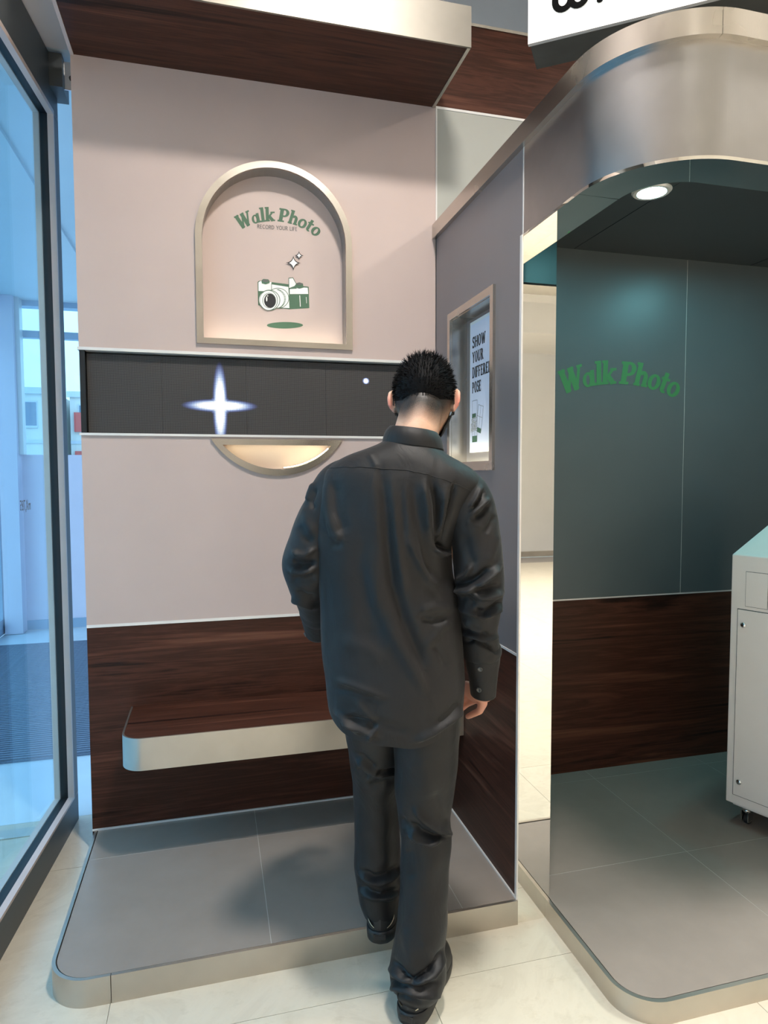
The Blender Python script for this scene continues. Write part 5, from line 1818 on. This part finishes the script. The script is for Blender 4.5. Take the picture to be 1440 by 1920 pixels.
shirt_parts.append((LV.reshape(-1, 3), grid_faces(LV.shape[0], LV.shape[1])))
v, f = join_data(shirt_parts)
shirt = ppart('shirt', v, f, 'shirt_black', person, True, False)
fix_normals(shirt)
shirt['label'] = 'loose black cotton shirt'
# yoke seam and armhole seams as stitched ridges on the cloth
def on_torso(px):
    """nearest back-surface cloth point to a viewed position"""
    P2 = seen_at(TV)
    n = grid_normals(TV) * _o
    vis = ((CAM - TV) * n).sum(-1) > 0
    d = np.linalg.norm(P2 - np.array(px), axis=-1) + np.where(vis, 0, 1e6)
    i = np.unravel_index(np.argmin(d), d.shape)
    return TV[i] + n[i] * 0.0006
def seam(name, pts, r=0.0009, steps=10):
    P = []
    for i in range(len(pts) - 1):
        for s in np.linspace(0, 1, steps, endpoint=(i == len(pts) - 2)):
            P.append(on_torso((pts[i][0] * (1 - s) + pts[i + 1][0] * s, pts[i][1] * (1 - s) + pts[i + 1][1] * s)))
    P = np.array(P)
    keep = [0]
    for i in range(1, len(P)):
        if np.linalg.norm(P[i] - P[keep[-1]]) > 0.004:
            keep.append(i)
    P = P[keep]
    Q = P.copy()
    Q[1:-1] = (P[:-2] + 2 * P[1:-1] + P[2:]) / 4
    v, f = capsule(Q, [r] * len(Q), 6, 2)
    return ppart(name, v, f, 'thread', shirt, True, False)
seam('yoke_seam', [(608, 879), (640, 876), (680, 876), (720, 878), (760, 882), (800, 889), (840, 901), (870, 914), (888, 924)])
seam('pleat_edge', [(851, 908), (845, 938), (838, 965), (830, 1000), (827, 1015)], 0.0010)

# collar
def collar():
    n, m_ = 26, 96
    rows = []
    a = np.linspace(math.radians(-250), math.radians(70), m_)      # 270 = back of the neck
    for i in range(n):
        s = i / (n - 1)
        row = []
        for t in a:
            c, s_ = math.cos(t), math.sin(t)
            fr = max(0.0, s_)          # 1 at the front
            back = max(0.0, -s_)
            topz = 1.572 - 0.045 * fr
            botz = 1.526 - 0.050 * fr ** 1.5
            rx_t, ry_t = 0.0585, 0.056
            rx_b, ry_b = 0.079, 0.072
            if s < 0.25:       # inner stand
                q = s / 0.25
                rx, ry = rx_t - 0.004 - 0.002 * (1 - q), ry_t - 0.004
                z = botz - 0.005 + (topz - botz + 0.005) * q
            else:
                q = (s - 0.25) / 0.75
                rx = rx_t + (rx_b - rx_t) * q + 0.004 * math.sin(q * math.pi)
                ry = ry_t + (ry_b - ry_t) * q + 0.004 * math.sin(q * math.pi)
                z = topz + (botz - topz) * q + 0.003 * math.sin(q * math.pi)
            x = 0.004 + rx * c
            y = -0.012 + ry * s_
            z = z - 0.13 * (x - 0.0)
            row.append((x, y, z))
        rows.append(row)
    return np.array(rows)
CV = collar()
co_ = ppart('collar', CV, grid_faces(CV.shape[0], CV.shape[1], False), 'shirt_black', shirt)
md = co_.modifiers.new('solid', 'SOLIDIFY')
md.thickness = 0.0022

# cuffs with buttons
def cuff(keys, name, btn_px, ref, open_amt=0.0):
    V = to_world(sweep(keys, 30, 72, ref))
    o_ = check_out(V)
    V = cloth_disp(V, [], o_, 0.0006, 3.1)
    c_ = ppart(name, V.reshape(-1, 3), grid_faces(30, 72), 'shirt_black', shirt, True, False)
    md_ = c_.modifiers.new('solid', 'SOLIDIFY')
    md_.thickness = 0.002
    md_.offset = -1
    n_ = grid_normals(V) * o_
    P2 = seen_at(V)
    vis = ((CAM - V) * n_).sum(-1) > 0
    for bp_ in btn_px:
        d = np.linalg.norm(P2 - np.array(bp_), axis=-1) + np.where(vis, 0, 1e6)
        i = np.unravel_index(np.argmin(d), d.shape)
        c0_, nn = V[i] + n_[i] * 0.0012, n_[i]
        a_ = np.cross(nn, [0, 0, 1.0])
        a_ /= np.linalg.norm(a_)
        b_ = np.cross(nn, a_)
        prof = [(0.0, 0.0004), (0.0040, 0.0004), (0.0044, 0.0022), (0.0060, 0.0024), (0.0068, 0.0014), (0.0068, -0.0006)]
        bv, bf = [], []
        for k in range(20):
            t = 2 * math.pi * k / 20
            for r, h in prof:
                bv.append(c0_ + a_ * r * math.cos(t) + b_ * r * math.sin(t) + nn * h)
        for k in range(20):
            for q in range(len(prof) - 1):
                bf.append((k * 6 + q, ((k + 1) % 20) * 6 + q, ((k + 1) % 20) * 6 + q + 1, k * 6 + q + 1))
        fix_normals(ppart('button', np.array(bv), bf, 'button', shirt, True, False))
    # placket flap edge
    return c_, V
cuff([(0.0, 0.1925, 0.020, 0.968, 0.047, 0.046), (0.2, 0.192, 0.026, 0.945, 0.047, 0.044), (0.6, 0.193, 0.034, 0.895, 0.039, 0.041), (1.0, 0.194, 0.042, 0.848, 0.0335, 0.040)], 'cuff', [(899, 1254), (897, 1294)], (1, 0.35, 0))
cuff([(0.0, -0.287, 0.138, 1.055, 0.046, 0.046), (0.3, -0.290, 0.158, 1.030, 0.047, 0.045), (1.0, -0.296, 0.205, 0.972, 0.040, 0.040)], 'cuff', [(573, 1190)], (1, 0, 0))

# ------------------------------------------------------------------ trousers
RL = [(0.0, 0.030, -0.010, 0.960, 0.098, 0.105), (0.10, 0.034, -0.010, 0.860, 0.100, 0.108), (0.24, 0.039, -0.008, 0.740, 0.090, 0.100), (0.38, 0.036, 0.000, 0.615, 0.083, 0.088), (0.50, 0.034, 0.008, 0.515, 0.073, 0.078), (0.57, 0.038, 0.010, 0.455, 0.070, 0.076),
      (0.66, 0.036, 0.002, 0.370, 0.067, 0.074), (0.78, 0.030, -0.014, 0.255, 0.068, 0.075), (0.88, 0.022, -0.026, 0.160, 0.071, 0.078), (0.94, 0.017, -0.032, 0.100, 0.078, 0.086), (0.975, 0.014, -0.032, 0.076, 0.075, 0.082), (1.0, 0.012, -0.030, 0.056, 0.066, 0.072)]
RLF = [
    ([(762, 1556), (782, 1576), (803, 1583), (828, 1575)], 3, 6, 0.0120),
    ([(768, 1543), (793, 1563), (818, 1571), (838, 1568)], 5, 6, -0.0130),
    ([(774, 1515), (794, 1537), (822, 1559), (849, 1565)], 4, 7, 0.0110),
    ([(752, 1530), (762, 1550), (775, 1565)], 5, 5, -0.0060),
    ([(815, 1480), (830, 1520), (842, 1545)], 10, 8, -0.0040),
    ([(790, 1420), (800, 1460), (805, 1500)], 18, 18, 0.0030),
    ([(765, 1590), (768, 1620), (772, 1650)], 8, 8, -0.0040),
    ([(815, 1600), (805, 1640), (800, 1680)], 14, 14, 0.0030),
    ([(738, 1800), (758, 1829), (774, 1839), (805, 1822), (832, 1780)], 4, 5, -0.0150),
    ([(726, 1812), (750, 1838), (776, 1847), (812, 1832), (838, 1795)], 4, 7, 0.0100),
    ([(728, 1834), (756, 1846), (790, 1852), (822, 1842)], 4, 5, -0.0090),
    ([(727, 1852), (756, 1856), (785, 1866), (826, 1868)], 4, 6, 0.0100),
    ([(735, 1866), (760, 1868), (790, 1880)], 4, 5, -0.0080),
    ([(790, 1765), (805, 1795), (812, 1810)], 8, 8, 0.0040),
    ([(755, 1740), (765, 1780), (775, 1815)], 8, 8, 0.0040),
]
LL = [(0.0, -0.100, 0.000, 0.960, 0.098, 0.105), (0.10, -0.100, 0.010, 0.860, 0.098, 0.105), (0.24, -0.102, 0.055, 0.730, 0.088, 0.095), (0.40, -0.106, 0.118, 0.590, 0.078, 0.084), (0.50, -0.110, 0.145, 0.510, 0.072, 0.078),
      (0.64, -0.112, 0.156, 0.390, 0.068, 0.074), (0.78, -0.112, 0.158, 0.285, 0.070, 0.076), (0.90, -0.106, 0.158, 0.205, 0.066, 0.074), (0.96, -0.102, 0.158, 0.165, 0.062, 0.072), (1.0, -0.099, 0.158, 0.138, 0.056, 0.068)]
LLF = [
    ([(668, 1424), (682, 1436), (697, 1447), (710, 1453)], 3, 6, 0.0090),
    ([(672, 1412), (690, 1430), (703, 1440)], 5, 5, -0.0080),
    ([(668, 1440), (680, 1452), (690, 1460)], 4, 4, -0.0060),
    ([(708, 1449), (725, 1447), (745, 1443)], 3, 4, -0.0080),
    ([(706, 1456), (726, 1452), (745, 1450)], 3, 5, 0.0060),
    ([(690, 1478), (715, 1470), (740, 1462)], 6, 8, -0.0060),
    ([(672, 1635), (690, 1652), (712, 1658), (735, 1648), (752, 1630)], 3, 6, 0.0100),
    ([(680, 1632), (702, 1645), (728, 1640), (748, 1622)], 5, 5, -0.0090),
    ([(674, 1660), (692, 1674), (715, 1680), (745, 1668)], 4, 5, -0.0100),
    ([(674, 1672), (700, 1684), (730, 1684), (750, 1672)], 4, 5, 0.0080),
    ([(684, 1560), (700, 1600), (710, 1625)], 12, 12, -0.0030),
]
def leg(keys, folds, seed):
    V = to_world(sweep(keys, 220, 110, (1, 0, 0)))
    return cloth_disp(V, folds, check_out(V), 0.0012, seed, 0.68)
GR = leg(RL, RLF, 0.3)
GL = leg(LL, LLF, 1.9)
v, f = join_data([(GR.reshape(-1, 3), grid_faces(220, 110)), (GL.reshape(-1, 3), grid_faces(220, 110))])
trousers = ppart('trousers', v, f, 'trouser_black', person, True, False)
fix_normals(trousers)
trousers['label'] = 'black satin-faced trousers bunched at the ankles'

# ------------------------------------------------------------------ sneakers
def sneaker(heel, ang, z0, label):
    ca, sa = math.cos(ang), math.sin(ang)
    def S3(p):
        p = np.asarray(p, float)
        x, y = p[..., 0], p[..., 1]
        return to_world(np.stack([heel[0] + x * ca + y * sa, heel[1] - x * sa + y * ca, z0 + p[..., 2]], -1))
    Ls = 0.292
    prof = [(0.0, 0.003), (0.004, 0.0175), (0.012, 0.0285), (0.028, 0.0390), (0.05, 0.0430), (0.10, 0.043), (0.16, 0.045), (0.20, 0.050), (0.235, 0.048), (0.265, 0.037), (0.283, 0.022), (0.292, 0.004)]
    n = 60
    ys = Ls * (1 - np.cos(np.linspace(0, math.pi, n))) / 2
    wd_ = spline(prof, ys)[:, 0]
    bend = 0.006 * np.sin(ys / Ls * math.pi)
    # sole
    outline = [(bend[i] + wd_[i], ys[i]) for i in range(n)] + [(bend[i] - wd_[i], ys[i]) for i in reversed(range(n))]
    m_ = len(outline)
    c_ = np.array([0.0, 0.14])
    O2 = np.array(outline)
    lay = [(0.000, 0.965), (0.004, 1.0), (0.018, 1.03), (0.020, 1.035), (0.032, 1.035), (0.036, 1.01), (0.036, 0.80)]
    SV = np.array([[((p - c_) * k + c_).tolist() + [h + 0.004 * (h > 0.015) * math.cos(p[1] / Ls * math.pi)] for p in O2] for h, k in lay])
    SF = grid_faces(len(lay), m_)
    SF.append(tuple(range(m_))[::-1])
    SF.append(tuple((len(lay) - 1) * m_ + k for k in range(m_)))
    root = ppart('sneaker', S3(SV).reshape(-1, 3), SF, 'sole_black', person, True, False)
    root['label'] = label
    smooth_by_angle(fix_normals(root), 40)
    # upper
    hts = [(0.0, 0.066), (0.02, 0.090), (0.06, 0.098), (0.10, 0.098), (0.14, 0.088), (0.18, 0.068), (0.22, 0.050), (0.255, 0.042), (0.28, 0.030), (0.29, 0.016)]
    hh = spline(hts, ys)[:, 0]
    ph = np.linspace(0, math.pi, 34)
    UV = []
    for i in range(n):
        row = []
        for p in ph:
            cx = math.copysign(abs(math.cos(p)) ** 0.75, math.cos(p))
            row.append((bend[i] + wd_[i] * 1.0 * cx, ys[i] + 0.004 * (1 - i / n), 0.030 + hh[i] * math.sin(p) ** 0.85))
        UV.append(row)
    UV = np.array(UV)
    UF = grid_faces(n, 34, False)
    UF.append(tuple(range(34)))
    up = ppart('upper', S3(UV).reshape(-1, 3), UF, 'shoe_black', root, True, False)
    fix_normals(up)
    # cream stripes on both sides of the heel
    for s in (-1, 1):
        q = []
        for t in np.linspace(0, 1, 10):
            y = 0.004 + 0.050 * t
            z = 0.050 + 0.036 * t ** 0.9
            w0 = spline(prof, [y])[0, 0]
            k = math.asin(min(1, max(0, (z - 0.030) / spline(hts, [y])[0, 0])) ** (1 / 0.85))
            x = w0 * math.cos(k) ** 0.75 + 0.0016
            q.append((0.002 + s * x, y, z))
        q = np.array(q)
        v_, f_ = [], []
        for i, p in enumerate(q):
            w2 = 0.0070 * math.sin(math.pi * (0.12 + 0.80 * i / 9))
            v_ += [p + np.array([0, -w2, w2]), p + np.array([s * 0.0012, 0, 0]), p + np.array([0, w2, -w2])]
        f_ = grid_faces(10, 3, False)
        ppart('stripe', S3(np.array(v_)), f_, 'cream_stripe', root, True, False)
    # heel tab on the sole
    v_, f_ = box_data((-0.017, -0.0050, 0.020), (0.017, 0.003, 0.036))
    tb = ppart('heel_tab', S3(np.array(v_)), f_, 'shoe_black', root, False, False)
    lw = []
    for k in range(6):
        x = -0.013 + 0.0046 * k
        lw.append(box_data((x, -0.0058, 0.024), (x + 0.0028, -0.0048, 0.032)))
    v_, f_ = join_data(lw)
    ppart('raised_marks', S3(np.array(v_)), f_, 'sole_black', root, False, False)['kind'] = 'stuff'
    # collar roll and laces
    rp = [(0.031 * math.cos(t), 0.062 + 0.042 * math.sin(t), 0.118 + 0.006 * math.cos(t) ** 2) for t in np.linspace(0, 2 * math.pi, 22)]
    v_, f_ = capsule(np.array(rp), [0.006] * len(rp), 8, 2)
    ppart('collar_roll', S3(np.array(v_)), f_, 'shoe_black', root, True, False)
    for k in range(5):
        y = 0.135 + 0.016 * k
        z = 0.030 + spline(hts, [y])[0, 0] + 0.002
        rp = [(-0.022, y, z - 0.008), (-0.008, y, z), (0.008, y, z), (0.022, y, z - 0.008)]
        v_, f_ = capsule(np.array(rp), [0.003] * 4, 6, 2)
        ppart('lace', S3(np.array(v_)), f_, 'thread', root, True, False)
    return root
sneaker((-0.007, -0.106), math.radians(17), 0.0, 'black sneaker flat on the beige floor')
sneaker((-0.098, 0.084), math.radians(-3), HP, 'black sneaker stepping on the platform')
